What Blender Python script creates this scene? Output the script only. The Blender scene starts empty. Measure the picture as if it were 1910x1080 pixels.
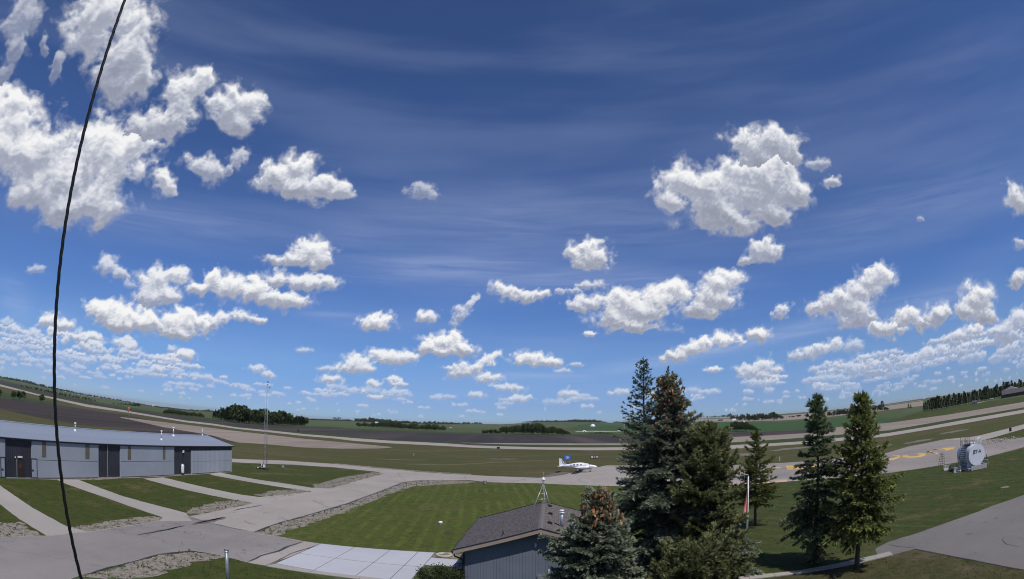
import bpy, bmesh, math, random
import numpy as np
from mathutils import Vector, Matrix

# ------------------------------------------------------------------ camera, light, exposure
SC = bpy.context.scene
COL = SC.collection
CAM_H = 11.0                      # the camera sits on a mast 11 m above the airfield
LENS_F, LENS_K = 1066.0, 0.0385   # wide lens: angle = r*(1+K r^2), r = pixels / F in a 1910 px wide picture
PITCH, ROLL = 0.236, -0.0026
cd = bpy.data.cameras.new("camera"); cam = bpy.data.objects.new("camera", cd); COL.objects.link(cam)
cam.location = (0, 0, CAM_H)
cam.rotation_euler = (Matrix.Rotation(math.pi/2 + PITCH, 4, 'X') @ Matrix.Rotation(-ROLL, 4, 'Z')).to_euler()
cd.type = 'PANO'; cd.panorama_type = 'FISHEYE_LENS_POLYNOMIAL'
cd.sensor_fit = 'HORIZONTAL'; cd.sensor_width = 36.0; cd.sensor_height = 36.0*1080/1910
FMM = LENS_F*36.0/1910
cd.fisheye_polynomial_k0 = 0.0; cd.fisheye_polynomial_k1 = -1.0/FMM; cd.fisheye_polynomial_k2 = 0.0
cd.fisheye_polynomial_k3 = -LENS_K/FMM**3; cd.fisheye_polynomial_k4 = 0.0
cd.fisheye_fov = math.radians(200)
cd.clip_start = 0.05; cd.clip_end = 90000
SC.camera = cam

SUN_EL, SUN_AZ = math.radians(58), math.radians(148)   # azimuth clockwise from +Y (the view direction)
world = bpy.data.worlds.new("World"); SC.world = world; world.use_nodes = True
wn = world.node_tree; wn.nodes.clear()
wo = wn.nodes.new('ShaderNodeOutputWorld'); wb = wn.nodes.new('ShaderNodeBackground')
ws = wn.nodes.new('ShaderNodeTexSky'); ws.sky_type = 'NISHITA'; ws.sun_disc = False
ws.sun_elevation = SUN_EL; ws.sun_rotation = SUN_AZ
ws.altitude = 800; ws.air_density = 0.6; ws.dust_density = 0.0; ws.ozone_density = 2.0
wg = wn.nodes.new('ShaderNodeTexCoord'); wx = wn.nodes.new('ShaderNodeSeparateXYZ'); wr = wn.nodes.new('ShaderNodeValToRGB')
wn.links.new(wg.outputs['Generated'], wx.inputs[0]); wn.links.new(wx.outputs['Z'], wr.inputs[0])
for p, c in ((0.0, (.42, .55, .78)), (.03, (.49, .60, .88)), (.1, (.64, .86, 1.12)), (.22, (.77, 1.0, 1.38)), (.45, (.80, 1.02, 1.42))):
    e = wr.color_ramp.elements.new(p) if p not in (0.0,) else wr.color_ramp.elements[0]
    e.position = p; e.color = (*c, 1)
wr.color_ramp.elements[-1].color = (.86, 1.06, 1.42, 1)
wh = wn.nodes.new('ShaderNodeMix'); wh.data_type = 'RGBA'; wh.blend_type = 'MULTIPLY'; wh.inputs[0].default_value = 1.0
wn.links.new(ws.outputs[0], wh.inputs[6]); wn.links.new(wr.outputs[0], wh.inputs[7]); wn.links.new(wh.outputs[2], wb.inputs[0])
wb.inputs[1].default_value = 0.088
wn.links.new(wb.outputs[0], wo.inputs[0])
sd = bpy.data.lights.new("sun", 'SUN'); sun = bpy.data.objects.new("sun", sd); COL.objects.link(sun)
sd.energy = 3.7; sd.angle = math.radians(0.53); sd.color = (1.0, 0.96, 0.90)
S_DIR = Vector((math.sin(SUN_AZ)*math.cos(SUN_EL), math.cos(SUN_AZ)*math.cos(SUN_EL), math.sin(SUN_EL)))
sun.rotation_euler = S_DIR.to_track_quat('Z', 'Y').to_euler(); sun.location = (0, -40, 60)
SC.view_settings.view_transform = 'Standard'; SC.view_settings.look = 'None'
SC.view_settings.exposure = 0.0; SC.view_settings.gamma = 1.0
SC.view_settings.use_curve_mapping = False
SC.cycles.use_denoising = True; SC.cycles.pixel_filter_type = 'BLACKMAN_HARRIS'; SC.cycles.filter_width = 1.05
SC.cycles.max_bounces = 6; SC.cycles.diffuse_bounces = 2; SC.cycles.glossy_bounces = 2
SC.cycles.transparent_max_bounces = 12; SC.cycles.transmission_bounces = 2
random.seed(7); RNG = np.random.default_rng(11)

# ------------------------------------------------------------------ helpers
def view_dir(px, py):
    u, v = px-955.0, py-540.0
    c, s = math.cos(ROLL), math.sin(ROLL); u, v = c*u+s*v, -s*u+c*v
    r = math.hypot(u, v); rr = r/LENS_F; th = rr*(1+LENS_K*rr*rr)
    st = math.sin(th)/max(r, 1e-9)
    x, y, z = u*st, v*st, math.cos(th)
    cp, sp = math.cos(PITCH), math.sin(PITCH)
    return np.array([x, z*cp+y*sp, -y*cp+z*sp])
SKY_AZ = [-180,-60,-52.6,-49.7,-46.8,-44,-41,-38.3,-35.5,-32.7,-30,-20,-15.8,-10.5,-5.6,-.8,1.3,4.5,7.7,9.9,11.5,17.9,21.2,26.6,29.3,32.7,36,39.4,42.2,46.2,52.6,60,180]
SKY_EL = [.1,.22,.2,.2,.0,-.17,-.16,-.26,-.36,-.36,-.12,-.12,-.08,.0,.03,-.02,.12,.28,.22,0,-.03,.09,0,-.03,-.06,-.11,-.15,-.07,-.01,-.04,.06,.08,.1]
R0, R1 = 650.0, 6500.0
def terrain(x, y):
    x = np.asarray(x, float); y = np.asarray(y, float)
    r = np.hypot(x, y); az = np.degrees(np.arctan2(x, y))
    e = np.interp(az, SKY_AZ, SKY_EL)
    zt = CAM_H + R1*np.tan(np.radians(e))
    t = np.clip((r-R0)/(R1-R0), 0, 1); s = t*t*(3-2*t)
    roll = 1.6*np.sin(az*.31+r*.0021)*np.sin(r*.0017+1.2)*np.clip((r-900)/1500, 0, 1)*np.clip((R1-r)/2000, 0, 1)
    return zt*s + roll
def ground(px, py, z=None):
    """the place on the ground (or at height z) that lies in direction px, py"""
    D = view_dir(px, py)
    if z is not None:
        k = (z-CAM_H)/D[2]; p = D*k; return Vector((p[0], p[1], z))
    h = math.hypot(D[0], D[1]); sl = D[2]/h
    ux, uy = D[0]/h, D[1]/h
    if sl < -0.02:
        r = CAM_H/-sl; return Vector((ux*r, uy*r, 0.0))
    rs = np.concatenate([np.linspace(300, 1500, 241), np.linspace(1510, 7000, 550)])
    zz = CAM_H + sl*rs - terrain(ux*rs, uy*rs)
    i = np.argmax(zz < 0)
    if zz[i] >= 0: r = 6400.0
    elif i == 0: r = rs[0]
    else:
        a, b = zz[i-1], zz[i]; r = rs[i-1] + (rs[i]-rs[i-1])*a/(a-b)
    return Vector((ux*r, uy*r, float(terrain(ux*r, uy*r))))
def on_plane(px, py, point, normal):
    """where the direction px, py meets a vertical plane"""
    D = view_dir(px, py); n = Vector(normal)
    k = (Vector(point)-Vector((0, 0, CAM_H))).dot(n)/Vector(D).dot(n)
    return Vector((0, 0, CAM_H)) + Vector(D)*k

def link(o, parent=None):
    COL.objects.link(o)
    if parent is not None: o.parent = parent
    return o
def tag(o, label=None, cat=None, group=None, kind=None):
    if label: o['label'] = label
    if cat: o['category'] = cat
    if group: o['group'] = group
    if kind: o['kind'] = kind
    return o
def thing(name, label, cat, loc=(0, 0, 0), rz=0.0, group=None):
    o = bpy.data.objects.new(name, None); o.empty_display_size = 0.3
    o.location = loc; o.rotation_euler = (0, 0, rz); link(o)
    return tag(o, label, cat, group)
def copy_tree(o, parent=None):
    c = o.copy(); COL.objects.link(c)
    if parent is not None: c.parent = parent
    for ch in list(o.children): copy_tree(ch, c)
    return c
class MB:
    """collects simple shapes and links them as one mesh object"""
    def __init__(s): s.v = []; s.f = []; s.smooth = []
    def add(s, vs, fs, smooth=False):
        n = len(s.v); s.v += [tuple(v) for v in vs]; s.f += [tuple(i+n for i in f) for f in fs]
        s.smooth += [smooth]*len(fs); return s
    def box(s, c, d, rz=0.0, M=None):
        vs = []
        for k in ((-1,-1,-1),(1,-1,-1),(1,1,-1),(-1,1,-1),(-1,-1,1),(1,-1,1),(1,1,1),(-1,1,1)):
            p = Vector((k[0]*d[0]/2, k[1]*d[1]/2, k[2]*d[2]/2))
            if rz: p = Matrix.Rotation(rz, 3, 'Z') @ p
            if M is not None: p = M @ p
            vs.append(p+Vector(c))
        return s.add(vs, [(0,3,2,1),(4,5,6,7),(0,1,5,4),(1,2,6,5),(2,3,7,6),(3,0,4,7)])
    def tube(s, p0, p1, r0, r1=None, n=10, caps=True):
        r1 = r0 if r1 is None else r1
        p0, p1 = Vector(p0), Vector(p1); d = (p1-p0).normalized()
        a = d.orthogonal().normalized(); b = d.cross(a)
        vs = [p0+(a*math.cos(t)+b*math.sin(t))*r0 for t in (2*math.pi*i/n for i in range(n))]
        vs += [p1+(a*math.cos(t)+b*math.sin(t))*r1 for t in (2*math.pi*i/n for i in range(n))]
        s.add(vs, [(i, (i+1) % n, n+(i+1) % n, n+i) for i in range(n)], n > 5)
        if caps: s.add(vs, [tuple(range(n-1, -1, -1)), tuple(range(n, 2*n))])
        return s
    def path(s, pts, r, n=8):
        pts = [Vector(p) for p in pts]; rings = []
        rr = r if hasattr(r, '__len__') else [r]*len(pts)
        a = None
        for i, p in enumerate(pts):
            d = (pts[min(i+1, len(pts)-1)]-pts[max(i-1, 0)]).normalized()
            a = d.orthogonal().normalized() if a is None else (a-d*a.dot(d)).normalized()
            b = d.cross(a)
            rings.append([p+(a*math.cos(t)+b*math.sin(t))*rr[i] for t in (2*math.pi*k/n for k in range(n))])
        vs = [v for R in rings for v in R]; fs = []
        for i in range(len(pts)-1):
            fs += [(i*n+k, i*n+(k+1) % n, (i+1)*n+(k+1) % n, (i+1)*n+k) for k in range(n)]
        s.add(vs, fs, True)
        s.add(vs, [tuple(range(n-1, -1, -1)), tuple((len(pts)-1)*n+k for k in range(n))])
        return s
    def lathe(s, c, prof, n=24, axis=None):
        c = Vector(c); vs = []; m = len(prof)
        M = Matrix.Identity(3) if axis is None else Vector(axis).to_track_quat('Z', 'Y').to_matrix()
        for k in range(n):
            t = 2*math.pi*k/n
            for r, z in prof: vs.append(c + M @ Vector((r*math.cos(t), r*math.sin(t), z)))
        fs = []
        for k in range(n):
            k2 = (k+1) % n
            for i in range(m-1): fs.append((k*m+i, k2*m+i, k2*m+i+1, k*m+i+1))
        return s.add(vs, fs, True)
    def prism(s, poly, ax0, ax1, org, ext):
        """polygon in the plane ax0, ax1 at org, extruded along ext"""
        o = Vector(org); a, b, e = Vector(ax0), Vector(ax1), Vector(ext); n = len(poly)
        vs = [o+a*p[0]+b*p[1] for p in poly]; vs += [v+e for v in vs]
        return s.add(vs, [tuple(range(n-1, -1, -1)), tuple(range(n, 2*n))] + [(i, (i+1) % n, n+(i+1) % n, n+i) for i in range(n)])
    def mesh(s, name, mat=None):
        me = bpy.data.meshes.new(name); me.from_pydata(s.v, [], s.f); me.update()
        bm = bmesh.new(); bm.from_mesh(me); bmesh.ops.remove_doubles(bm, verts=bm.verts, dist=1e-5) if len(s.v) < 20000 else None
        bmesh.ops.recalc_face_normals(bm, faces=bm.faces); bm.to_mesh(me); bm.free()
        if len(me.polygons) == len(s.smooth): me.polygons.foreach_set('use_smooth', s.smooth)
        if mat: me.materials.append(mat)
        return me
    def build(s, name, mat, parent=None):
        return link(bpy.data.objects.new(name, s.mesh(name, mat)), parent)
def np_mesh(name, V, F, mat, parent=None, attrs=None, smooth=False):
    me = bpy.data.meshes.new(name); V = np.asarray(V, np.float32); F = np.asarray(F, np.int32); k = F.shape[1]
    me.vertices.add(len(V)); me.vertices.foreach_set('co', V.ravel())
    me.loops.add(F.size); me.loops.foreach_set('vertex_index', F.ravel())
    me.polygons.add(len(F)); me.polygons.foreach_set('loop_start', np.arange(0, F.size, k, dtype=np.int32))
    me.polygons.foreach_set('loop_total', np.full(len(F), k, np.int32))
    if smooth: me.polygons.foreach_set('use_smooth', np.ones(len(F), bool))
    me.update(calc_edges=True)
    for nm, arr in (attrs or {}).items():
        a = me.attributes.new(nm, 'FLOAT', 'POINT'); a.data.foreach_set('value', np.asarray(arr, np.float32))
    me.materials.append(mat)
    return link(bpy.data.objects.new(name, me), parent)

# ------------------------------------------------------------------ materials
class NT:
    def __init__(s, name):
        s.m = bpy.data.materials.new(name); s.m.use_nodes = True; s.t = s.m.node_tree
        s.bs = s.t.nodes['Principled BSDF']; s.out = s.t.nodes['Material Output']
        s.co = s.t.nodes.new('ShaderNodeTexCoord').outputs['Object']
    def n(s, k, **kw):
        nd = s.t.nodes.new(k)
        for a, b in kw.items():
            if a.startswith('i_'):
                key = a[2:]; key = int(key) if key.isdigit() else key
                s.put(nd.inputs[key], b)
            else: setattr(nd, a, b)
        return nd
    def put(s, sock, v):
        if isinstance(v, bpy.types.NodeSocket): s.t.links.new(v, sock)
        else: sock.default_value = v
    def math(s, op, a, b=0.0, c=None, clamp=False):
        nd = s.n('ShaderNodeMath', operation=op, use_clamp=clamp); s.put(nd.inputs[0], a); s.put(nd.inputs[1], b)
        if c is not None: s.put(nd.inputs[2], c)
        return nd.outputs[0]
    def mapr(s, v, a, b, c=0.0, d=1.0, smooth=False):
        nd = s.n('ShaderNodeMapRange'); nd.interpolation_type = 'SMOOTHSTEP' if smooth else 'LINEAR'
        s.put(nd.inputs[0], v)
        for i, x in enumerate((a, b, c, d)): nd.inputs[i+1].default_value = x
        return nd.outputs[0]
    def noise(s, scale, detail=4, rough=.55, vec=None, dist=0.0, stretch=None, rot=0.0):
        v = s.co if vec is None else vec
        if stretch is not None or rot:
            mp = s.n('ShaderNodeMapping'); s.put(mp.inputs[0], v)
            mp.inputs['Rotation'].default_value = (0, 0, rot); mp.inputs['Scale'].default_value = stretch or (1, 1, 1)
            v = mp.outputs[0]
        nd = s.n('ShaderNodeTexNoise'); s.put(nd.inputs['Vector'], v)
        nd.inputs['Scale'].default_value = scale; nd.inputs['Detail'].default_value = detail
        nd.inputs['Roughness'].default_value = rough; nd.inputs['Distortion'].default_value = dist
        return nd.outputs['Fac']
    def mix(s, fac, a, b, mode='MIX'):
        nd = s.n('ShaderNodeMix'); nd.data_type = 'RGBA'; nd.blend_type = mode
        s.put(nd.inputs[0], fac); s.put(nd.inputs[6], a if isinstance(a, bpy.types.NodeSocket) else (*a[:3], 1))
        s.put(nd.inputs[7], b if isinstance(b, bpy.types.NodeSocket) else (*b[:3], 1)); return nd.outputs[2]
    def bump(s, h, strength=.3, dist=.02):
        nd = s.n('ShaderNodeBump'); nd.inputs['Strength'].default_value = strength; nd.inputs['Distance'].default_value = dist
        s.put(nd.inputs['Height'], h); s.put(s.bs.inputs['Normal'], nd.outputs[0])
    def done(s, color, rough=.8, metal=0.0, spec=.3):
        s.put(s.bs.inputs['Base Color'], color if isinstance(color, bpy.types.NodeSocket) else (*color[:3], 1))
        s.put(s.bs.inputs['Roughness'], rough); s.put(s.bs.inputs['Metallic'], metal)
        s.bs.inputs['Specular IOR Level'].default_value = spec
        return s.m
MATS = {}
def plain(name, c, rough=.6, metal=0.0, spec=.4, var=.12, scale=3.0, bump=.1):
    """painted or bare surface with faint wear"""
    if name in MATS: return MATS[name]
    t = NT(name); n = t.noise(scale, 5, .6); k = t.mapr(n, .3, .7)
    col = t.mix(k, tuple(x*(1-var) for x in c), tuple(min(1, x*(1+var)) for x in c))
    if bump: t.bump(t.noise(scale*8, 3), bump, .01)
    MATS[name] = t.done(col, rough, metal, spec); return MATS[name]
def grass(name, cols, dry, dry_amt, fine=9.0, stripe=None, big=.06, drift=None):
    t = NT(name)
    a = t.mix(t.mapr(t.noise(big, 3, .6), .35, .65), cols[0], cols[1])
    a = t.mix(t.mapr(t.noise(big*9, 4, .65, dist=.6), .35, .7), a, cols[2])
    if stripe is not None:
        ang, width, amt = stripe
        mp = t.n('ShaderNodeMapping'); t.put(mp.inputs[0], t.co); mp.inputs['Rotation'].default_value = (0, 0, ang)
        w = t.n('ShaderNodeTexWave', wave_type='BANDS', bands_direction='X'); t.put(w.inputs[0], mp.outputs[0])
        w.inputs['Scale'].default_value = .314/width; w.inputs['Distortion'].default_value = 1.6
        w.inputs['Detail'].default_value = 2; w.inputs['Detail Scale'].default_value = .25
        brk = t.mapr(t.noise(.10, 4, .7), .38, .62)
        a = t.mix(t.math('MULTIPLY', t.math('MULTIPLY', t.mapr(w.outputs['Fac'], .55, .95), brk), amt), a, tuple(x*1.55 for x in cols[1]))
    d = t.mapr(t.noise(big*2.2, 6, .72, dist=.8, stretch=drift), 1-dry_amt-.12, 1-dry_amt+.1)
    a = t.mix(t.math('MULTIPLY', d, .8), a, dry)
    md = t.noise(1.1, 8, .8, dist=.3); a = t.mix(t.mapr(md, .32, .68), t.mix(1.0, a, (.68, .68, .70), 'MULTIPLY'), t.mix(1.0, a, (1.38, 1.34, 1.25), 'MULTIPLY'))
    f = t.noise(fine, 6, .75)
    a = t.mix(t.mapr(f, .3, .72), t.mix(1.0, a, (.62, .62, .62), 'MULTIPLY'), t.mix(1.0, a, (1.42, 1.4, 1.35), 'MULTIPLY'))
    t.bump(f, .6, .06)
    return t.done(a, .95, 0, .12)
def paved(name, c, fine=.25, stain=.22, weeds=0.0, streak=None, cracks=0.0):
    t = NT(name)
    a = t.mix(t.mapr(t.noise(.09, 4, .6), .3, .7), tuple(x*(1-stain*.6) for x in c), tuple(x*(1+stain*.35) for x in c))
    a = t.mix(t.math('MULTIPLY', t.mapr(t.noise(.5, 6, .7, dist=.5), .55, .8), stain), a, tuple(x*.55 for x in c))
    if streak is not None:
        s = t.noise(.35, 5, .65, rot=streak, stretch=(1, .05, 1))
        a = t.mix(t.math('MULTIPLY', t.mapr(s, .5, .78), .3), a, tuple(x*.62 for x in c))
    sp = t.noise(22, 3, .8)
    a = t.mix(t.mapr(sp, .35, .7), t.mix(1.0, a, (1-fine*.6,)*3, 'MULTIPLY'), t.mix(1.0, a, (1+fine*.5,)*3, 'MULTIPLY'))
    if cracks:
        v = t.n('ShaderNodeTexVoronoi', feature='DISTANCE_TO_EDGE'); w = t.n('ShaderNodeVectorMath', operation='ADD')
        ns = t.n('ShaderNodeTexNoise'); t.put(ns.inputs[0], t.co); ns.inputs['Scale'].default_value = .5; ns.inputs['Detail'].default_value = 5
        sc = t.n('ShaderNodeVectorMath', operation='SCALE'); t.put(sc.inputs[0], ns.outputs['Color']); sc.inputs['Scale'].default_value = 5
        t.put(w.inputs[0], t.co); t.put(w.inputs[1], sc.outputs[0]); t.put(v.inputs['Vector'], w.outputs[0]); v.inputs['Scale'].default_value = .085
        ck = t.mapr(v.outputs['Distance'], .0, .006, 1, 0)
        a = t.mix(t.math('MULTIPLY', ck, cracks), a, (.07, .066, .06))
    t.bump(sp, .25, .01)
    return t.done(a, .9, 0, .2)
def gravel_mat(name, c, green, amt=.5):
    t = NT(name)
    a = t.mix(t.mapr(t.noise(5, 7, .8), .3, .65), tuple(x*.72 for x in c), tuple(x*1.15 for x in c))
    a = t.mix(t.mapr(t.noise(1.6, 9, .85, stretch=(1, .8, 1)), 1-amt-.04, 1-amt+.05), a, green)
    a = t.mix(t.mapr(t.noise(6, 4, .8), .3, .7), t.mix(1.0, a, (.72,)*3, 'MULTIPLY'), t.mix(1.0, a, (1.2,)*3, 'MULTIPLY'))
    t.bump(t.noise(5, 5, .8), .7, .06)
    return t.done(a, .95, 0, .15)
def soil_mat(name, c0, c1, c2, rot, w=.9):
    t = NT(name)
    s = t.noise(.02*w, 6, .68, rot=rot, stretch=(1, .16, 1)); s2 = t.noise(.05*w, 6, .7, rot=rot, stretch=(1, .05, 1))
    a = t.mix(t.mapr(s, .38, .62), c0, c1); a = t.mix(t.math('MULTIPLY', t.mapr(s2, .48, .68), .85), a, c2)
    a = t.mix(t.mapr(t.noise(1.5, 4, .8), .3, .7), t.mix(1.0, a, (.82,)*3, 'MULTIPLY'), t.mix(1.0, a, (1.15,)*3, 'MULTIPLY'))
    t.bump(t.noise(1.2, 4, .7), .5, .15)
    return t.done(a, .95, 0, .1)
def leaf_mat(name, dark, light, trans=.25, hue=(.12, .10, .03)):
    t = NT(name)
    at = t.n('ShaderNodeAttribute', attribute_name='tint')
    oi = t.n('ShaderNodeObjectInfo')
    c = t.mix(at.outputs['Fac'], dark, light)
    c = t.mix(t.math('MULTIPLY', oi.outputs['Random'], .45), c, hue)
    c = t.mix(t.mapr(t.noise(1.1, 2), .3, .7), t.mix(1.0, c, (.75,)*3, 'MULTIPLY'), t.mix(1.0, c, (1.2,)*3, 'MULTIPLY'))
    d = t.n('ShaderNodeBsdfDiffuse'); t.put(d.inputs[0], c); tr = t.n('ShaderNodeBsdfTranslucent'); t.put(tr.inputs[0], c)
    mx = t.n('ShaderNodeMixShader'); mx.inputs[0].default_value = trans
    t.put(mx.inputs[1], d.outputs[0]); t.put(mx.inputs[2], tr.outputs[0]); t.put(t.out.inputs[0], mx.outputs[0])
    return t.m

# ------------------------------------------------------------------ sky dome with the clouds
DOME_R = 40000.0
def cloud_mat():
    t = NT('cloud_layer')
    t.t.nodes.remove(t.bs)
    nrm = t.n('ShaderNodeVectorMath', operation='NORMALIZE'); t.put(nrm.inputs[0], t.co); d = nrm.outputs[0]
    A = lambda k: t.n('ShaderNodeAttribute', attribute_name=k).outputs['Fac']
    den, lit, op, cir, far = A('puff'), A('lit'), A('opacity'), A('cirrus'), A('far')
    fine = t.math('SUBTRACT', t.noise(150, 5, .62, vec=d), .5)
    al = t.mapr(t.math('ADD', den, t.math('MULTIPLY', fine, .36)), -.10, .52, 0, 1, smooth=True)
    wisp = t.mapr(t.math('ADD', den, t.math('MULTIPLY', t.math('SUBTRACT', t.noise(38, 7, .66, vec=d, dist=.5), .5), 1.7)), -.28, .45, 0, .42, smooth=True)
    al = t.math('MULTIPLY', t.math('MAXIMUM', al, wisp), op)
    sh = t.math('ADD', lit, t.math('MULTIPLY', fine, .16), clamp=True)
    rp = t.n('ShaderNodeValToRGB'); t.put(rp.inputs[0], sh); cr = rp.color_ramp
    cr.elements[0].position = 0; cr.elements[0].color = (.30, .32, .41, 1); cr.elements[1].position = 1; cr.elements[1].color = (.97, .97, .97, 1)
    for p, c in ((.35, (.42, .45, .55)), (.7, (.72, .74, .80))):
        e = cr.elements.new(p); e.color = (*c, 1)
    col = t.mix(far, rp.outputs[0], (.36, .48, .72))  # low clouds blended toward horizon blue, distance haze painted in
    em = t.n('ShaderNodeEmission'); t.put(em.inputs[0], col); em.inputs[1].default_value = .95
    # thin ice cloud
    mp = t.n('ShaderNodeMapping'); t.put(mp.inputs[0], d); mp.inputs['Rotation'].default_value = (0, math.radians(-4), math.radians(8)); mp.inputs['Scale'].default_value = (1.0, 1.0, 7.5)
    ci = t.noise(1.5, 4, .5, vec=mp.outputs[0], dist=.2)
    mp2 = t.n('ShaderNodeMapping'); t.put(mp2.inputs[0], d); mp2.inputs['Rotation'].default_value = (0, math.radians(6), 0); mp2.inputs['Scale'].default_value = (2, 2, 26)
    ci2 = t.noise(3.0, 4, .6, vec=mp2.outputs[0], dist=.6)
    cal = t.math('MULTIPLY', t.mapr(ci, .38, .75, smooth=True), .13)
    cal = t.math('ADD', cal, t.math('MULTIPLY', t.math('MULTIPLY', cir, t.mapr(ci2, .2, .65)), .42))
    em2 = t.n('ShaderNodeEmission'); em2.inputs[0].default_value = (.50, .58, .82, 1); em2.inputs[1].default_value = .95
    tr = t.n('ShaderNodeBsdfTransparent')
    m1 = t.n('ShaderNodeMixShader'); t.put(m1.inputs[0], cal); t.put(m1.inputs[1], tr.outputs[0]); t.put(m1.inputs[2], em2.outputs[0])
    m2 = t.n('ShaderNodeMixShader'); t.put(m2.inputs[0], al); t.put(m2.inputs[1], m1.outputs[0]); t.put(m2.inputs[2], em.outputs[0])
    t.put(t.out.inputs[0], m2.outputs[0]); t.m.cycles.emission_sampling = 'NONE'
    return t.m
PERM = np.random.default_rng(3).permutation(256); PERM = np.concatenate([PERM, PERM, PERM])
GRD = np.random.default_rng(4).uniform(0, 2*np.pi, 256); GX, GY = np.cos(GRD), np.sin(GRD)
def perlin(x, y):
    xi, yi = np.floor(x).astype(int), np.floor(y).astype(int); xf, yf = x-xi, y-yi; xi &= 255; yi &= 255
    u = xf*xf*xf*(xf*(xf*6-15)+10); v = yf*yf*yf*(yf*(yf*6-15)+10)
    def g(a, b, p, q): h = PERM[PERM[xi+a]+yi+b]; return GX[h]*p+GY[h]*q
    n00, n10, n01, n11 = g(0, 0, xf, yf), g(1, 0, xf-1, yf), g(0, 1, xf, yf-1), g(1, 1, xf-1, yf-1)
    a = n00+(n10-n00)*u; b = n01+(n11-n01)*u
    return (a+(b-a)*v)*1.5
def fbm(x, y, octv, gain=.55, billow=False):
    s = 0; a = 1.0
    for i in range(octv):
        n = perlin(x+17.3*i, y-9.1*i); s = s+a*(abs(n) if billow else n); a *= gain; x, y = x*2.03*.8-y*2.03*.6, x*2.03*.6+y*2.03*.8
    return s
# clouds seen: list of lobes (x, y, rx, ry, tilt) given as directions and angular sizes; op = opacity
CL = []
def cl(*lobes, op=1.0): CL.append((lobes, op))
cl((205,30,82,62,0),(165,75,42,60,0),(230,110,60,62,0),(215,165,52,40,0),(262,150,34,40,0),op=.97)
cl((40,30,30,60,0),(22,95,22,40,0),(12,140,18,26,0),op=.6); cl((60,45,14,34,10),op=.5); cl((105,130,14,34,10),op=.5); cl((80,90,8,24,0),op=.4)
cl((20,195,34,36,0),(30,240,72,44,0),(60,300,92,52,0),(120,340,96,52,0),(190,300,78,62,0),(170,385,66,46,0),(110,400,56,30,0),(60,370,50,30,0),(185,260,60,34,0),(250,285,42,44,0),(180,425,18,22,0),(310,350,20,30,-30),op=.98)
cl((300,240,52,38,-35),(345,175,34,40,-35),(380,150,22,26,0),(330,205,36,40,0),(260,250,40,34,0),op=.97)
cl((425,205,46,36,0),(465,200,32,34,0),(440,235,36,28,0),op=.98)
cl((370,315,30,20,20),(395,325,24,26,0),op=.75); cl((445,300,22,18,-35),(425,320,16,10,-40),op=.6)
cl((515,340,42,34,0),(555,320,38,34,0),(600,355,52,26,0),(560,358,52,20,0),(640,350,18,16,0))
cl((785,360,30,18,10),op=.5)
cl((1385,262,36,26,0),(1440,268,46,34,0),(1470,290,30,28,0),(1410,300,40,26,0),op=1)
cl((1275,340,48,40,0),(1250,372,34,24,0),(1330,350,66,42,0),(1400,335,60,40,0),(1445,310,50,30,0),(1350,410,72,30,0),(1430,400,50,28,0),(1480,365,38,26,-20),(1330,385,60,30,0),(1405,365,60,40,0),(1440,340,50,40,0),op=1)
cl((1525,305,26,12,-10),op=.6); cl((1551,338,16,13,0),op=.8)
cl((1072,475,22,18,0),(1090,462,18,20,0),(1110,482,30,28,0),(1095,495,24,12,0))
cl((1395,485,20,10,-15),(1425,465,32,24,0),(1440,475,22,14,0),op=.92)
cl((550,490,50,16,0),(580,472,38,26,0),(595,490,26,18,0)); cl((520,525,30,18,0),(570,530,52,18,0),(605,530,24,16,0),op=.93)
cl((375,542,24,14,0),(400,525,24,22,0),(430,540,38,28,0),(470,545,40,24,0),(520,562,56,20,5),(470,520,12,10,0))
cl((200,500,24,20,0),(225,515,22,12,20),op=.7); cl((240,535,12,8,20),op=.4)
cl((290,530,36,28,0),(330,515,22,20,0),(280,560,34,20,0),(310,555,30,20,0),op=.9)
cl((195,585,38,22,10),(235,595,44,28,0),(280,605,36,26,0),(225,610,44,14,0)); cl((330,610,46,26,0),(350,590,26,16,0),(375,605,26,22,0),(330,628,44,10,0)); cl((400,605,24,16,-35),(415,595,16,12,0),op=.9)
cl((448,592,20,12,10),(478,600,22,8,10),op=.85); cl((92,605,24,16,0),(120,612,20,14,0)); cl((165,634,28,13,0)); cl((68,508,20,11,0),op=.45); cl((12,608,18,9,0),op=.5)
cl((48,638,20,12,0),op=.7); cl((240,663,28,12,0),op=.7); cl((343,665,28,14,0)); cl((320,655,10,8,0),op=.6); cl((295,693,20,11,0),op=.9)
cl((20,655,26,9,0),(45,668,20,7,0),op=.6); cl((120,668,34,9,8),(160,675,24,8,0),op=.6); cl((480,690,18,9,0),(500,702,16,9,0),op=.75)
cl((695,605,28,17,0),(715,598,20,15,0),(705,612,28,8,0)); cl((798,592,19,16,0),op=.9); cl((860,590,26,10,-50),(880,565,20,8,-45),(860,580,18,10,0),op=.65); cl((920,540,12,14,0),op=.4)
cl((945,545,28,16,20),(980,555,34,13,0),(1005,550,20,11,-10),op=.93)
cl((828,640,40,20,0),(800,650,30,14,0),(860,655,30,15,0),(830,658,52,8,0),(845,632,18,14,0))
cl((730,670,44,16,0),(750,672,24,14,0),(705,662,20,10,30)); cl((665,680,32,18,0),(650,690,28,10,0),(685,690,18,10,0)); cl((615,690,22,7,0),op=.6)
cl((618,710,24,9,0)); cl((698,718,15,9,0)); cl((733,708,18,7,0),(745,718,18,6,0)); cl((684,732,13,7,0)); cl((705,742,20,6,0)); cl((566,656,18,6,0),op=.5)
cl((880,690,44,11,-18),(860,688,26,11,0),(910,670,26,9,-30),(870,697,34,6,0)); cl((913,706,24,11,0)); cl((950,724,32,8,5),op=.85)
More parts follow.
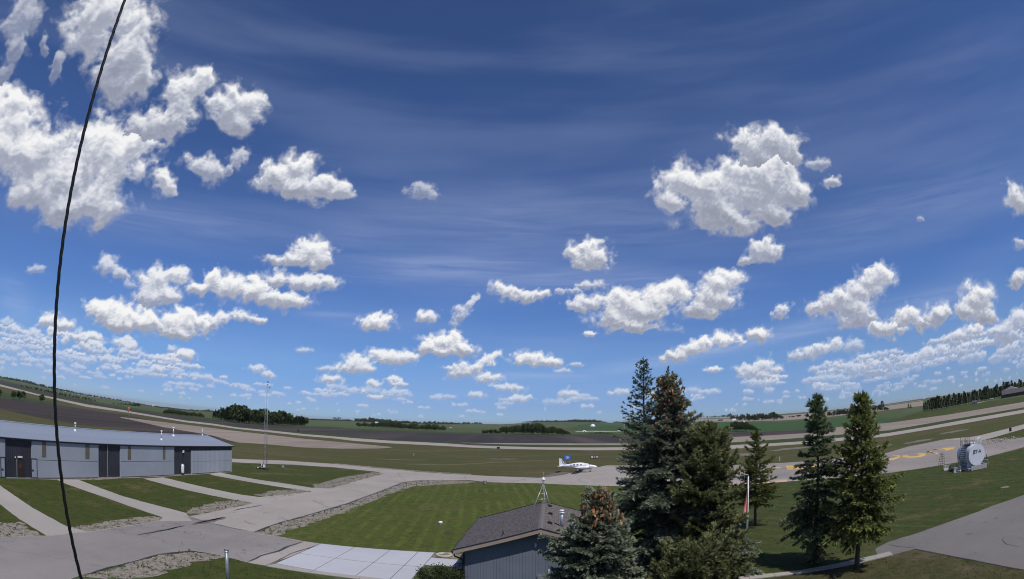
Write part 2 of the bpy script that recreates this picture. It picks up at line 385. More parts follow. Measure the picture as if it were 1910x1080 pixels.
cl((990,668,34,15,0),(1020,676,38,11,5),(975,675,24,10,0)); cl((1075,680,14,6,0),op=.5); cl((1050,692,18,6,0),op=.5); cl((890,737,18,8,0),op=.8); cl((965,745,28,9,-5),op=.9); cl((1063,735,22,10,0),op=.85)
cl((1098,566,40,18,0),(1080,572,24,13,0),op=.9); cl((1105,532,28,9,0),op=.7); cl((1045,543,12,7,0),(1072,543,16,7,0),op=.55)
cl((1165,565,46,30,0),(1240,555,50,30,-15),(1200,580,66,28,-8),(1150,598,54,20,0),(1260,545,30,24,0),(1200,610,60,9,0))
cl((1330,560,50,26,0),(1345,530,38,30,0),(1362,515,24,20,0),(1310,580,40,14,0),(1320,545,26,18,0)); cl((1098,623,13,7,0),op=.85)
cl((1300,645,62,14,-20),(1350,632,34,14,0),(1260,665,26,12,0),(1290,655,44,10,-10)); cl((1415,622,24,15,0)); cl((1331,688,18,7,0))
cl((1408,690,40,15,0),(1425,680,22,16,0),(1450,690,14,7,0),(1410,700,44,6,0)); cl((1432,710,26,8,-12)); cl((1458,580,22,13,-35),op=.8)
cl((1630,525,40,26,-10),(1600,545,44,30,-20),(1560,560,50,22,-20),(1530,570,34,16,-10),(1590,575,44,20,-10),(1640,510,28,22,0),(1600,595,36,14,-20),op=.97)
cl((1520,652,50,12,-18),(1500,662,30,9,0),(1560,640,16,13,0),op=.9); cl((1595,642,18,16,0),op=.6); cl((1612,665,18,11,0),op=.8); cl((1565,680,22,10,0),op=.8); cl((1530,718,18,8,-8),op=.9)
cl((1650,615,24,16,20),(1665,610,30,12,0),(1635,608,16,18,0)); cl((1690,590,34,22,-35),(1720,600,20,14,0)); cl((1750,585,34,20,-20),op=.95); cl((1822,560,34,34,0),(1835,590,30,16,0),(1800,575,24,20,0))
cl((1790,625,42,15,-15),(1815,615,24,14,0)); cl((1740,655,80,13,-14),(1800,650,34,14,-15),(1690,675,40,12,-10),(1640,690,40,10,-10),op=.85); cl((1880,620,34,26,-30),(1905,600,26,24,0)); cl((1885,648,34,16,-20),op=.85)
cl((1895,370,24,34,0)); cl((1902,452,12,12,0),op=.6); cl((1898,518,22,16,-35)); cl((1716,405,8,6,0),op=.4)
CIR = [((1130,690),(1600,588),13,1.0),((1620,585),(1850,520),20,.5),((620,500),(1010,500),26,.75),((580,440),(1500,400),60,.35),((0,520),(60,600),34,.6),((70,590),(170,640),30,.4),((560,586),(680,590),5,.6),((860,700),(1120,700),8,.6),((780,520),(1400,520),24,.5),((1440,470),(1910,300),50,.35),((50,400),(560,430),40,.35)]
def in_frame(C, pad=0):
    x, Y, Z = C; sp, cp = math.sin(PITCH), math.cos(PITCH)
    z = Y*cp+Z*sp; y = Y*sp-Z*cp
    th = math.acos(max(-1, min(1, z))); r = LENS_F*th*(1-.9*LENS_K*th*th); n = max(math.hypot(x, y), 1e-9)
    return abs(r*x/n) < 1090+pad and -130-pad < 540+r*y/n
def cloud_fields(D):
    N = len(D); den = np.full(N, -1.0); lit = np.full(N, .6); op = np.ones(N); far = np.zeros(N); cir = np.zeros(N)
    clouds = []                      # (lobes [C, rx, ry, tilt], opacity, haze)
    SUNV = np.array(S_DIR)
    def frame(C, X=None):
        X = np.array([C[1], -C[0], 0]) if X is None else X
        X = X-C*(X@C); X /= np.linalg.norm(X); W = np.cross(X, C); return (X, W) if W[2] > 0 or abs(W[2]) < 1e-6 else (X, -W)
    s = 1.0/LENS_F
    for ls, o in CL:
        L = []
        for (x, y, rx, ry, tilt) in ls:
            C = view_dir(x, y); X = view_dir(x+4, y)-view_dir(x-4, y); Y = view_dir(x, y-4)-view_dir(x, y+4)
            L.append((C, X/np.linalg.norm(X), Y/np.linalg.norm(Y), rx*s, ry*s, math.radians(-tilt)))
        el = math.degrees(math.asin(L[0][0][2])); clouds.append((L, o, max(0, min(.55, (7.5-el)/11))))
    rg = np.random.default_rng(5)
    # the same sky goes on all round: scattered fair-weather cumulus, bases at about 1500 m
    for k in range(2600):
        r = 1500/math.tan(math.radians(rg.uniform(.5, 8))) if k < 1000 else rg.uniform(1500, 26000) if k < 1350 else 1500/math.tan(math.radians(rg.uniform(.7, 5.2)))
        a = rg.uniform(-math.pi, math.pi)
        if k >= 1350 and abs(math.degrees(a)) < 19+rg.uniform(-8, 8): continue
        w = rg.uniform(180, 700)*(1.35 if r > 25000 else 1); w = w if k < 1350 else w*rg.uniform(.35, 1.15); hz = rg.uniform(.24, .46)*w
        el = math.degrees(math.atan2(1500, r))
        C = np.array([math.sin(a)*math.cos(math.radians(el)), math.cos(a)*math.cos(math.radians(el)), math.sin(math.radians(el))])
        ad = math.degrees(a)
        lim = 3.0 + max(0, min(2.0, (ad-20)/10)) + max(0, min(2.2, (-ad-25)/8))
        if el > lim and in_frame(C, 2.2*w/math.hypot(r, 1500)*LENS_F): continue
        if C @ SUNV > .9: continue
        U = np.array([math.cos(a), -math.sin(a), 0]); W = np.cross(U, C); W = W if W[2] > 0 else -W
        R = math.hypot(r, 1500); L = []
        for j in range(rg.integers(2, 5)):
            Cj = C+U*rg.normal(0, .55)*w/R+W*abs(rg.normal(0, .25))*hz/R; Cj /= np.linalg.norm(Cj)
            L.append((Cj, U, W, w/R*rg.uniform(.3, .8), max(.0035, hz/R*rg.uniform(.5, 1.0)), 0))
        clouds.append((L, rg.uniform(.55, 1)*(1 if el > 3 else .8), max(0, min(.78, (7-el)/8.5))))
    for ci_, (L, o, f) in enumerate(clouds):
        C0 = sum(l[0] for l in L); C0 = C0/np.linalg.norm(C0)
        ext = max(math.acos(max(-1, min(1, float(C0@l[0]))))+1.7*max(l[3], l[4]) for l in L)
        m = np.nonzero(D @ C0 > math.cos(min(1.2, ext)))[0]
        if len(m) < 2: continue
        X0, W0 = frame(C0); d = D[m]; u, w = (d@X0), (d@W0)
        P = []
        for (C, X, Y, rx, ry, ti) in L:
            lx, ly = X@X0, X@W0; n = math.hypot(lx, ly); lx, ly = lx/n, ly/n; c_, s_ = math.cos(ti), math.sin(ti)
            P.append((C@X0, C@W0, lx*c_-ly*s_, lx*s_+ly*c_, rx*1.06, ry*1.06))
        S = float(np.mean([p[5] for p in P]))**.8*float(np.mean([p[4] for p in P]))**.2
        S = min(S, .042)
        sx, sy = 37.7*ci_ % 211, 91.3*ci_ % 173
        def field(u, w):
            wx = fbm(u/S*1.1+sx, w/S*1.1+sy, 3); wy = fbm(u/S*1.1+sx+50, w/S*1.1+sy+50, 3)
            uu, ww = u+wx*S*.30, w+wy*S*.26
            c = None
            for (a, b, ex, ey, rx, ry) in P:
                x, y = uu-a, ww-b; x, y = (x*ex+y*ey)/rx, (-x*ey+y*ex)/ry
                e = 1-np.hypot(x, np.where(y < 0, y*1.3, y))
                if c is None: c = e
                else:
                    h = np.clip(.5+.5*(e-c)/.3, 0, 1); c = c*(1-h)+e*h+.3*h*(1-h)
            bl = fbm(uu/S*1.15+sy, ww/S*1.15+sx, 5, .47, billow=True)
            dn = c*1.2 + .05 + .38*fbm(u/S*.9+sy, w/S*.9+sx, 6, .52) + .30*(bl-.5)
            H = S*(1.15*np.sqrt(np.clip(dn, 0, 3)+.02) + .42*bl*np.clip(dn*2.5, 0, 1))
            return dn, H
        e = max(S*.09, .0018)
        dn, H = field(u, w); _, Hu = field(u+e, w); _, Hw = field(u, w+e)
        nx, ny = -(Hu-H)/e, -(Hw-H)/e; nl = np.sqrt(nx*nx+ny*ny+1)
        Lx, Ly, Lz = SUNV@X0, SUNV@W0, -(SUNV@C0)
        lam = np.clip((nx*Lx+ny*Ly+Lz)/nl, -.3, 1)
        E2 = S*.38; _, Ha = field(u+E2, w); _, Hb = field(u-E2, w); _, Hc = field(u, w+E2); _, Hd = field(u, w-E2)
        nx, ny = -(Ha-Hb)/(2*E2), -(Hc-Hd)/(2*E2); nl = np.sqrt(nx*nx+ny*ny+1)
        lam = .30*lam + .70*np.clip((nx*Lx+ny*Ly+Lz)/nl*1.15, -.3, 1)
        wmin = min(p[1]-p[5]*.7 for p in P); wmax = max(p[1]+p[5] for p in P); hg = np.clip((w-wmin)/(wmax-wmin), 0, 1)
        thick = np.clip(dn/1.1, 0, 1); thick = thick*thick*(3-2*thick)
        back = max(0, min(1, (.35-Lz)/.5))
        li = .47+.56*lam+.26*(hg-.45)*2*(1-.4*back)-thick*(.02+.26*back)*np.clip(1.25-hg, 0, 1)+.08*(1-thick)  # sunlit tops and shaded undersides, painted into the clouds' glow
        up = dn > den[m]; mm = m[up]
        den[mm] = dn[up]; lit[mm] = li[up]; op[mm] = o; far[mm] = f
    for (a, b, w, amt) in CIR:
        P0, P1 = view_dir(*a), view_dir(*b); nrm = np.cross(P0, P1); nrm /= np.linalg.norm(nrm)
        mid = (P0+P1); mid /= np.linalg.norm(mid); half = math.acos(max(-1, min(1, P0@P1)))/2
        dist = (D@nrm)*LENS_F/w; along = np.arccos(np.clip(D@mid, -1, 1))/half
        cir = np.maximum(cir, amt*np.exp(-dist**2)*np.clip(1.35-along, 0, 1)*np.clip((D@mid)*3-1, 0, 1))
    return dict(puff=np.clip(den, -1, 1.6), lit=lit, opacity=op, far=far, cirrus=cir)
def sky_dome():
    azs = np.concatenate([np.arange(-180, -64, 1.5), np.arange(-64, 64, .14), np.arange(64, 180.1, 1.5)])
    els = np.concatenate([np.arange(-2, -.4, .4), np.arange(-.4, 56, .14), np.arange(56, 90.1, 2.0)]); els[-1] = 90
    A, E_ = np.meshgrid(np.radians(azs), np.radians(els))
    D = np.stack([np.sin(A)*np.cos(E_), np.cos(A)*np.cos(E_), np.sin(E_)], -1).reshape(-1, 3)
    na, ne = len(azs), len(els); i = np.arange(ne-1)[:, None]*na+np.arange(na-1)[None, :]
    F = np.stack([i, i+1, i+na+1, i+na], -1).reshape(-1, 4)
    o = np_mesh('sky', D*DOME_R, F, cloud_mat(), attrs=cloud_fields(D), smooth=True)
    tag(o, kind='structure')
    return o
sky_dome()

# ------------------------------------------------------------------ ground
LAWN = ((.046, .070, .011), (.059, .084, .016), (.075, .082, .024)); DRY = (.135, .105, .055)
M_LAWN = grass('lawn_grass', LAWN, DRY, .34, stripe=(math.radians(-3), 1.6, .6))
M_VERGE = grass('verge_grass', ((.034, .053, .010), (.043, .062, .013), (.056, .062, .020)), DRY, .36)
M_RIGHT = grass('right_lawn_grass', ((.033, .050, .012), (.040, .058, .015), (.052, .057, .022)), DRY, .33, stripe=(math.radians(-24), 2.4, .55))
M_BROWN = grass('dry_lawn_grass', ((.040, .050, .017), (.050, .054, .021), (.066, .058, .030)), (.105, .085, .055), .42)
M_INFIELD = grass('infield_grass', ((.044, .066, .016), (.060, .070, .023), (.076, .066, .030)), (.12, .092, .055), .40, fine=3.5, big=.018, drift=(.35, 1.6, 1))
M_FARG = grass('far_grass', ((.050, .078, .028), (.060, .088, .034), (.078, .090, .045)), (.11, .10, .06), .35, fine=.25, big=.0035)
M_ASPH = paved('old_asphalt', (.34, .305, .278), weeds=0, cracks=.55, streak=math.radians(50))
M_ASPHR = paved('apron_asphalt', (.27, .24, .222), stain=.3, cracks=.35, streak=math.radians(70))  # base colour darkened to imitate lens falloff on the right
M_ASPH2 = paved('vignetted_asphalt', (.245, .225, .215), stain=.35, cracks=.6, streak=math.radians(60))  # old paving, base colour darkened to stand in for lens vignetting
M_ASPHP = paved('parking_asphalt', (.175, .162, .155), stain=.25, cracks=.3)
M_ASPHD = paved('dark_asphalt', (.14, .128, .125))
M_RUN = paved('runway_asphalt', (.34, .295, .265), stain=.15)
M_CONC = paved('new_concrete', (.43, .435, .475), fine=.08, stain=.16)
M_CONC2 = paved('sidewalk_concrete', (.34, .315, .29), fine=.15, stain=.22)
M_GRAV = gravel_mat('verge_gravel', (.27, .235, .205), (.055, .062, .025), .47)
M_TAR = plain('crack_sealant', (.035, .033, .034), .5, var=.3, scale=1.5)
M_YEL = paved('yellow_paint', (.62, .40, .13), fine=.15, stain=.5)
M_ORG = paved('faded_orange_paint', (.50, .34, .24), fine=.15, stain=.4)

def sheet(name, poly, z, mat, rag=0.0, step=0.8, kind='structure', parent=None, thick=0.0, px=True, seed=0):
    """flat sheet on the level airfield; poly in view directions or world metres"""
    pts = [ground(*p, 0.0)[:2] for p in poly] if px else [tuple(p) for p in poly]
    if rag:
        out = []
        for i, a in enumerate(pts):
            b = pts[(i+1) % len(pts)]; L = math.hypot(b[0]-a[0], b[1]-a[1]); n = max(1, min(400, int(L/step)))
            out += [(a[0]+(b[0]-a[0])*k/n, a[1]+(b[1]-a[1])*k/n) for k in range(n)]
        P = np.array(out); q = rag*fbm(P[:, 0]*.9+seed, P[:, 1]*.9, 4, .65); q2 = rag*fbm(P[:, 0]*.9+seed+40, P[:, 1]*.9+7, 4, .65)
        pts = list(zip(P[:, 0]+q, P[:, 1]+q2))
    bm = bmesh.new(); vs = [bm.verts.new((x, y, z)) for x, y in pts]; f = bm.faces.new(vs)
    f.normal_update()
    if f.normal.z < 0: f.normal_flip()
    bmesh.ops.triangulate(bm, faces=[f])
    me = bpy.data.meshes.new(name); bm.to_mesh(me); bm.free(); me.materials.append(mat)
    o = link(bpy.data.objects.new(name, me), parent)
    return tag(o, kind=kind) if parent is None else o
def interp(pts, x):
    xs = [p[0] for p in pts]; ys = [p[1] for p in pts]; return float(np.interp(x, xs, ys))
def strip(name, top, bot, x0, x1, lift, mat, ny=4, dx=10, rag=0.0):
    """a field between two edges, draped over the terrain"""
    n = max(2, int((x1-x0)/dx)+1); xs = np.linspace(x0, x1, n); V = []
    for x in xs:
        a, b = interp(top, x), interp(bot, x)
        for j in range(ny+1):
            g = ground(x, a+(b-a)*j/ny); r = math.hypot(g.x, g.y); L = lift*(.004+max(0, r-600)*.00022)
            V.append((g.x, g.y, g.z+L))
    m = ny+1; i = np.arange(n-1)[:, None]*m+np.arange(ny)[None, :]
    F = np.stack([i, i+1, i+m+1, i+m], -1).reshape(-1, 4)
    o = np_mesh(name, V, F, mat); return tag(o, kind='structure')
# the terrain itself: one sheet to beyond the horizon
rs = np.concatenate([[0.01, 20, 45, 90, 160, 250, 350, 450, 550], np.linspace(650, 6500, 66), [8000, 11000, 16000, 24000]])
az = np.radians(np.arange(0, 360, 1.0)); Rg, Ag = np.meshgrid(rs, az, indexing='ij')
X, Y = Rg*np.sin(Ag), Rg*np.cos(Ag); Z = terrain(X, Y) - .01 - np.clip(Rg-6500, 0, None)*.004
na = len(az); i = np.arange(len(rs)-1)[:, None]*na+np.arange(na)[None, :]; j = np.arange(len(rs)-1)[:, None]*na+(np.arange(na)[None, :]+1) % na
tag(np_mesh('ground', np.stack([X, Y, Z], -1).reshape(-1, 3), np.stack([i, j, j+na, i+na], -1).reshape(-1, 4)[:, ::-1], M_FARG, smooth=True), kind='structure')

RUN_B = [(-60,708),(0,725.5),(75,743.2),(163,763),(239,773.5),(305,784),(347,790.7),(400,796.5),(443,802.6),(506,808.8),(568,815.2),(619,819),(663,824),(726,828),(788,830.6),(839,833),(883,835.4),(946,837.3),(1008,838.3),(1059,838.6),(1100,839.2),(1160,838.4),(1240,838),(1333,836.7),(1352,836),(1406,832.5),(1440,829.5),(1499,825.4),(1550,821),(1656,810.4),(1728,798),(1818,782),(1910,765.3),(1990,746)]
RUN_T = [(-60,705),(0,722),(75,740.8),(163,758.6),(239,769.8),(305,781),(347,787.5),(400,793.3),(443,799.8),(506,805.3),(568,811.6),(619,815.3),(663,818.8),(726,823),(788,825.6),(839,828),(883,831),(946,832.7),(1008,834),(1059,834.1),(1100,834),(1160,833.3),(1240,832.6),(1333,831),(1352,829),(1406,826),(1440,824.4),(1499,820.3),(1550,815.3),(1656,804.4),(1728,792.3),(1818,775.5),(1910,759.2),(1990,740)]
# infield between runway and roads: bounded by generous edges, roads lie on top
shift = lambda L, d: [(x, y+d) for x, y in L]
near = [(-60,830),(200,850),(435,900),(700,930),(960,950),(1300,950),(1700,900),(1990,850)]
strip('infield_grass', shift(RUN_B, -1), near, -60, 1990, 0.5, M_INFIELD, ny=10)
strip('runway', RUN_T, RUN_B, -60, 1990, 3.0, M_RUN, ny=2, dx=6)
M_DKG = grass('tall_grass', ((.028, .052, .018), (.036, .060, .020), (.045, .062, .024)), (.08, .07, .04), .35, fine=.8, big=.02)
strip('grass_beyond_runway', shift(RUN_T, -7), shift(RUN_T, .3), -60, 1990, 2.0, M_DKG, ny=3)
M_SOIL = soil_mat('ploughed_soil', (.050, .042, .042), (.036, .032, .036), (.095, .08, .068), math.radians(-28), .6)
M_SOIL2 = soil_mat('field_soil', (.052, .042, .038), (.038, .032, .033), (.09, .072, .06), math.radians(-30), 1.4)
M_STRAW = soil_mat('stubble', (.27, .225, .19), (.21, .175, .15), (.36, .31, .26), math.radians(-35), 2.0)
M_TAN = soil_mat('bleached_stubble', (.26, .215, .175), (.23, .19, .165), (.31, .27, .22), math.radians(35), 2.0)
M_CROP = grass('young_crop', ((.030, .072, .024), (.036, .082, .028), (.045, .085, .032)), (.07, .08, .04), .3, fine=.3, big=.006)
M_CROP2 = grass('pale_crop', ((.055, .090, .035), (.065, .098, .040), (.080, .10, .050)), (.10, .10, .06), .35, fine=.3, big=.006)
SOIL_T = [(-60,694),(0,716),(200,761),(305,776.5),(399,786),(468,794),(568,799.7),(619,800.6),(663,804),(726,806),(839,809.7),(883,810.3),(996,812.8),(1059,811.5),(1157,811),(1240,810),(1329,806.7),(1365,804.6),(1433,802.6),(1510,798.8),(1554,794.6),(1660,785),(1773,768.7),(1910,745),(1990,722)]
SOIL_B = [(-60,699),(0,719.5),(200,764),(305,781),(399,792),(468,800),(568,808),(619,810.5),(663,815.3),(726,821.6),(839,825.4),(883,827),(946,829),(1059,829.5),(1157,829),(1240,828),(1329,824),(1365,823),(1420,819.5),(1480,815),(1557,808.6),(1660,799),(1773,778.8),(1910,755),(1990,734)]
strip('ploughed_field', SOIL_T, SOIL_B, -60, 1330, 3.0, M_SOIL, ny=6)
mid = [(x, interp(SOIL_T, x)*.55+interp(SOIL_B, x)*.45) for x in range(1300, 2000, 20)]
strip('ploughed_field', SOIL_T, mid, 1320, 1560, 3.2, M_SOIL, ny=4)
strip('stubble_field', mid, SOIL_B, 1320, 1990, 3.1, M_TAN, ny=4)
strip('stubble_field', SOIL_T, mid, 1555, 1990, 3.0, M_TAN, ny=4)
strip('stubble_edge', [(860,826),(900,826.6),(946,826.4)]+[p for p in shift(SOIL_B, -3) if p[0] > 1000], [(860,826.3),(900,827.6)]+[p for p in SOIL_B if p[0] > 940], 860, 1330, 3.6, M_TAN, ny=2)
strip('field_edge_grass', shift(SOIL_T, -3), shift(SOIL_T, .2), -60, 1330, 2.5, M_DKG, ny=2)
# left of the runway
DK_T = [(-60,736),(0,747),(107,759.7),(180,770),(239,778),(300,790),(380,799),(430,805.3),(493,812.2),(568,820.4),(619,824.8),(663,828.5),(726,834.2),(732,835.8)]
DK_B = [(-60,756),(0,767),(50,778),(100,788),(151,797),(239,806),(300,816),(380,826),(440,828),(493,830.5),(568,836.7),(600,837.6),(638,838.6),(709,837.8),(732,836.4)]
strip('brown_field', DK_T, DK_B, -60, 445, 2.0, M_SOIL2, ny=6)
STB = [(226,783),(252,788),(305,800),(360,809),(399,815.5),(430,824.5),(445,828)]+[p for p in DK_B if p[0] > 460]
strip('stubble_field', [(226,782),(239,783)]+[p for p in DK_T if p[0] > 290], STB, 226, 732, 2.6, M_STRAW, ny=6, dx=6)
strip('green_patch', [(228,786),(258,790)], [(228,788.3),(258,792.6)], 228, 258, 2.9, M_DKG, ny=2)  # small strip of darker green at the windsock pole
strip('scrub_ground', [(-60,718),(0,734),(80,749),(107,757)], [(-60,735),(0,748),(80,757),(107,761)], -60, 107, 1.8, M_DKG, ny=3)
# far fields
strip('crop_field', [(1290,786),(1340,785),(1400,786),(1470,784),(1540,779),(1600,773),(1680,776),(1760,769.4)], [(1290,806),(1329,806),(1365,803.5),(1433,801.5),(1510,798),(1554,793.6),(1660,784.4),(1760,770)], 1290, 1758, 1.2, M_CROP, ny=6)
strip('crop_field', [(1060,800.5),(1085,791),(1110,789),(1180,788),(1240,787),(1300,786)], [(1060,801),(1180,802),(1300,802)], 1060, 1300, 1.2, M_CROP, ny=4)
strip('crop_field', [(840,793),(940,794),(1060,793)], [(840,800),(940,800),(1060,799)], 840, 1060, 1.2, M_CROP2, ny=4)
strip('crop_field', [(574,787),(660,789),(700,790)], [(574,798),(660,800),(700,801)], 574, 700, 1.2, M_CROP2, ny=4)
strip('crop_field', [(-60,691),(0,711),(100,736),(200,753),(300,772),(400,783)], [(-60,693.5),(0,714),(100,741),(200,758),(300,775.5),(400,785)], -60, 400, 1.2, M_CROP2, ny=3)
strip('stubble_field', [(1290,780.5),(1380,778.5),(1455,773),(1515,768),(1600,760),(1680,748.5),(1723,742)], [(1290,785),(1380,784.5),(1455,782),(1515,778),(1600,769),(1680,758),(1723,753)], 1290, 1723, 1.6, M_TAN, ny=4)
strip('crop_field', [(1680,766),(1723,750),(1800,731),(1910,712)], [(1680,766.5),(1723,768),(1800,757),(1910,742)], 1680, 1990, 1.1, M_CROP2, ny=4)
strip('crop_field', [(1655,784),(1720,762),(1800,746),(1910,728),(1990,712)], [(1655,785),(1720,776),(1773,768),(1910,744.4),(1990,722)], 1655, 1990, 1.3, M_VERGE, ny=4)
strip('farm_lane', [(1075,804),(1100,803),(1165,803)], [(1075,805.2),(1100,805),(1165,804)], 1075, 1168, 2.0, M_CONC2, ny=1)
strip('farm_lane', [(1815,748.6),(1845,741),(1868,737)], [(1815,750.5),(1845,742.6),(1868,738.2)], 1815, 1868, 2.5, M_TAN, ny=1)

# near lawns
sheet('lawn', [(510,1006),(518,1000),(651,950),(714,922),(772,903),(877,899),(1000,899.5),(1162,904.5),(1290,904),(1440,897),(1590,884),(1667,877),(1755,864),(1841,848),(1990,812),(1990,900),(1910,919),(1760,974),(1660,1007),(1597,1042),(1493,1063),(1400,1072),(1300,1090),(1100,1120),(905,1080),(815,1033),(601,1017),(571,1013)], .004, M_LAWN)
sheet('lawn', [(1290,904.5),(1440,897.5),(1590,884.5),(1667,877.5),(1755,864.5),(1841,848.5),(1990,812),(1990,900),(1910,919),(1760,974),(1660,1007),(1597,1042),(1493,1063),(1400,1072),(1280,1095)], .008, M_RIGHT)
sheet('lawn', [(1395,1079),(1507,1063),(1603,1046),(1667,1030),(1710,1019),(1774,1031),(1910,1056),(2050,1100),(1910,1200),(1400,1200)], .006, M_BROWN)
sheet('lawn', [(-120,899),(0,898),(100,899.5),(186,899),(225,896.5),(325,891),(434,883),(434,868),(540,866),(640,876),(720,886),(620,914),(590,920),(480,945),(350,962),(300,972),(166,996),(88,1005),(0,1008),(-120,1008)], .008, M_VERGE)
sheet('lawn', [(260,1090),(300,1060),(380,1045),(427,1042),(467,1051),(500,1058),(640,1085),(560,1200),(200,1200)], .006, M_VERGE)

# roads and aprons
sheet('road', [(-150,1007),(0,1006),(74,1004),(89,1004),(166,996),(306,973),(380,962),(475,941),(482,930),(585,919),(590,912),(619,913),(660,900),(718,885),(702,881),(676,878.5),(626,873.5),(551,869),(435,864.8),(360,862),(360,858),(435,858.2),(538,861.5),(626,867),(702,874.4),(737,877),(780,881),(880,886.5),(966,889.8),(1009,891),(1047,886.2),(1090,876),(1133,867.2),(1240,866),(1359,866),(1477,859.8),(1600,848),(1657,841),(1694,829.5),(1760,816),(1827,808),(1910,786.8),(1990,764),(1990,774),(1910,795),(1833,817.5),(1854,817.5),(1910,811),(1990,792),(1990,808),(1910,829.5),(1841,848),(1755,864),(1667,877.6),(1590,885),(1440,897.5),(1290,904.5),(1162,906),(1000,901),(911,899.7),(877,896),(777,897.5),(752,901),(702,921),(651,940),(518,979),(475,995.5),(492,999),(518,1002),(571,1012),(601,1016),(500,1058.5),(467,1052.5),(412,1038.6),(359,1029.8),(301,1037.4),(251,1050),(160,1076),(60,1110),(-200,1160)], .014, M_ASPH, rag=.10, step=1.0)
sheet('apron', [(1140,866.8),(1359,866),(1477,859.8),(1600,848),(1657,841),(1694,829.5),(1760,816),(1833,817.5),(1854,817.5),(1910,811),(1990,792),(1990,808),(1910,829.5),(1841,848),(1755,864),(1667,877.6),(1590,885),(1440,892),(1300,893),(1200,892)], .018, M_ASPHR, rag=.08, step=1.2)
sheet('road_patch', [(1006,890.6),(1032,883),(1068,878.5),(1047,886)], .019, M_ASPHD)
sheet('road', [(-150,1008),(0,1007),(74,1005),(89,1005),(166,997),(300,975),(348,963),(392,978),(432,987),(475,996),(492,1000),(518,1003),(571,1013),(566,1015),(520,1033),(488,1041),(467,1051.5),(412,1037.6),(359,1029),(301,1036.5),(251,1049),(160,1075),(60,1109),(-200,1159)], .0165, M_ASPH2, rag=.05)  # left foreground section, its darker tone imitates lens vignetting
# pads that lead to the hangar doors
sheet('hangar_pad', [(-40,893),(0,909),(63,952),(126,986),(166,996),(89,1004),(38,973),(0,944),(-60,905)], .018, M_CONC2, rag=.06)
sheet('hangar_pad', [(108,899),(148,899),(231,929.3),(312,950.7),(349,960),(360,975),(300,976),(304,968),(201,933),(121,905.5)], .018, M_CONC2, rag=.06)
sheet('hangar_pad', [(269,896.5),(306.5,893.8),(377,910.5),(452,925.6),(513,933),(500,943),(475,941),(427,933),(352,918)], .018, M_CONC2, rag=.06)
sheet('hangar_pad', [(392,887),(410,884),(475,896),(538,904.8),(586,912.3),(640,914),(600,922),(583,919),(526,911),(463,901),(400,889.7)], .018, M_CONC2, rag=.06)
sheet('ground_strip', [(-120,896),(0,894.3),(100,899.5),(186,899),(225,896.5),(325,891.4),(434,883.3),(434,881.8),(325,889),(225,894.5),(100,897.4),(0,892.5),(-120,893)], .016, M_GRAV, rag=.08)
# gravel shoulders
G = lambda p, s=0: sheet('gravel_verge', p, .012, M_GRAV, rag=.55, step=.5, seed=s)
G([(475,997),(518,980),(651,941),(702,922),(752,902),(777,898),(877,897),(890,900),(772,908),(720,926),(651,955),(560,985),(518,1003)], 1)
G([(349,961),(382,960.5),(427,952),(475,941),(440,936),(405,940),(360,950)], 2)
G([(160,998),(304,974),(306,970),(285,966),(230,972),(170,983),(130,988)], 3)
G([(513,933.5),(584,919),(560,914),(510,918),(480,926)], 4)
G([(619,914),(718,885),(700,882),(640,892),(590,905),(586,912)], 5)
G([(-60,1007),(74,1004),(40,978),(0,982),(-60,985)], 6)
G([(150,1082),(251,1051),(301,1038.5),(359,1031),(412,1039.5),(470,1054),(430,1044),(388,1046),(325,1064),(270,1082)], 7)
G([(626,867),(702,874),(780,880.5),(880,886),(880,884.4),(780,878.5),(702,872),(626,865.6)], 8)
G([(1836,816),(1854,812),(1880,813),(1885,818),(1860,826),(1838,829)], 9)
sheet('lawn', [(1834,817),(1910,796),(1990,774.5),(1990,790),(1910,809.5),(1880,812.5),(1854,814)], .022, M_VERGE, rag=.3)
# concrete slabs with open joints
pad = tag(bpy.data.objects.new('concrete_pad', None), kind='structure'); link(pad)
A_, B_, C_, D_ = (ground(601, 1016.5, 0), ground(814, 1032, 0), ground(764, 1090, 0), ground(517, 1054, 0))
us, vs = [0, .31, .62, .86, 1.0], [0, .52, 1.0]
def bil(u, v): return (A_*(1-u)+B_*u)*(1-v)+(D_*(1-u)+C_*u)*v
M_JOINT = plain('joint_dirt', (.12, .11, .10), .9)
sheet('pad_base', [bil(-.01, -.02)[:2], bil(1.01, -.02)[:2], bil(1.01, 1.02)[:2], bil(-.01, 1.02)[:2]], .020, M_JOINT, px=False, parent=pad)
for a in range(4):
    for b in range(2):
        g = .003; P = [bil(us[a]+g, vs[b]+g*2), bil(us[a+1]-g, vs[b]+g*2), bil(us[a+1]-g, vs[b+1]-g*2), bil(us[a]+g, vs[b+1]-g*2)]
        MB().prism([(p.x, p.y) for p in P], (1, 0, 0), (0, 1, 0), (0, 0, .0), (0, 0, .045)).build('slab', M_CONC, pad)
for q in ([(807,1042),(862,1046),(855,1058),(795,1055)],):
    P = [ground(*p, 0) for p in q]; MB().prism([(p.x, p.y) for p in P], (1, 0, 0), (0, 1, 0), (0, 0, 0), (0, 0, .055)).build('slab', M_CONC, pad)
sheet('stone_bed', [(815,1032.5),(870,1034),(900,1050),(870,1075),(850,1060),(862,1046),(806,1042.5)], .024, M_GRAV)
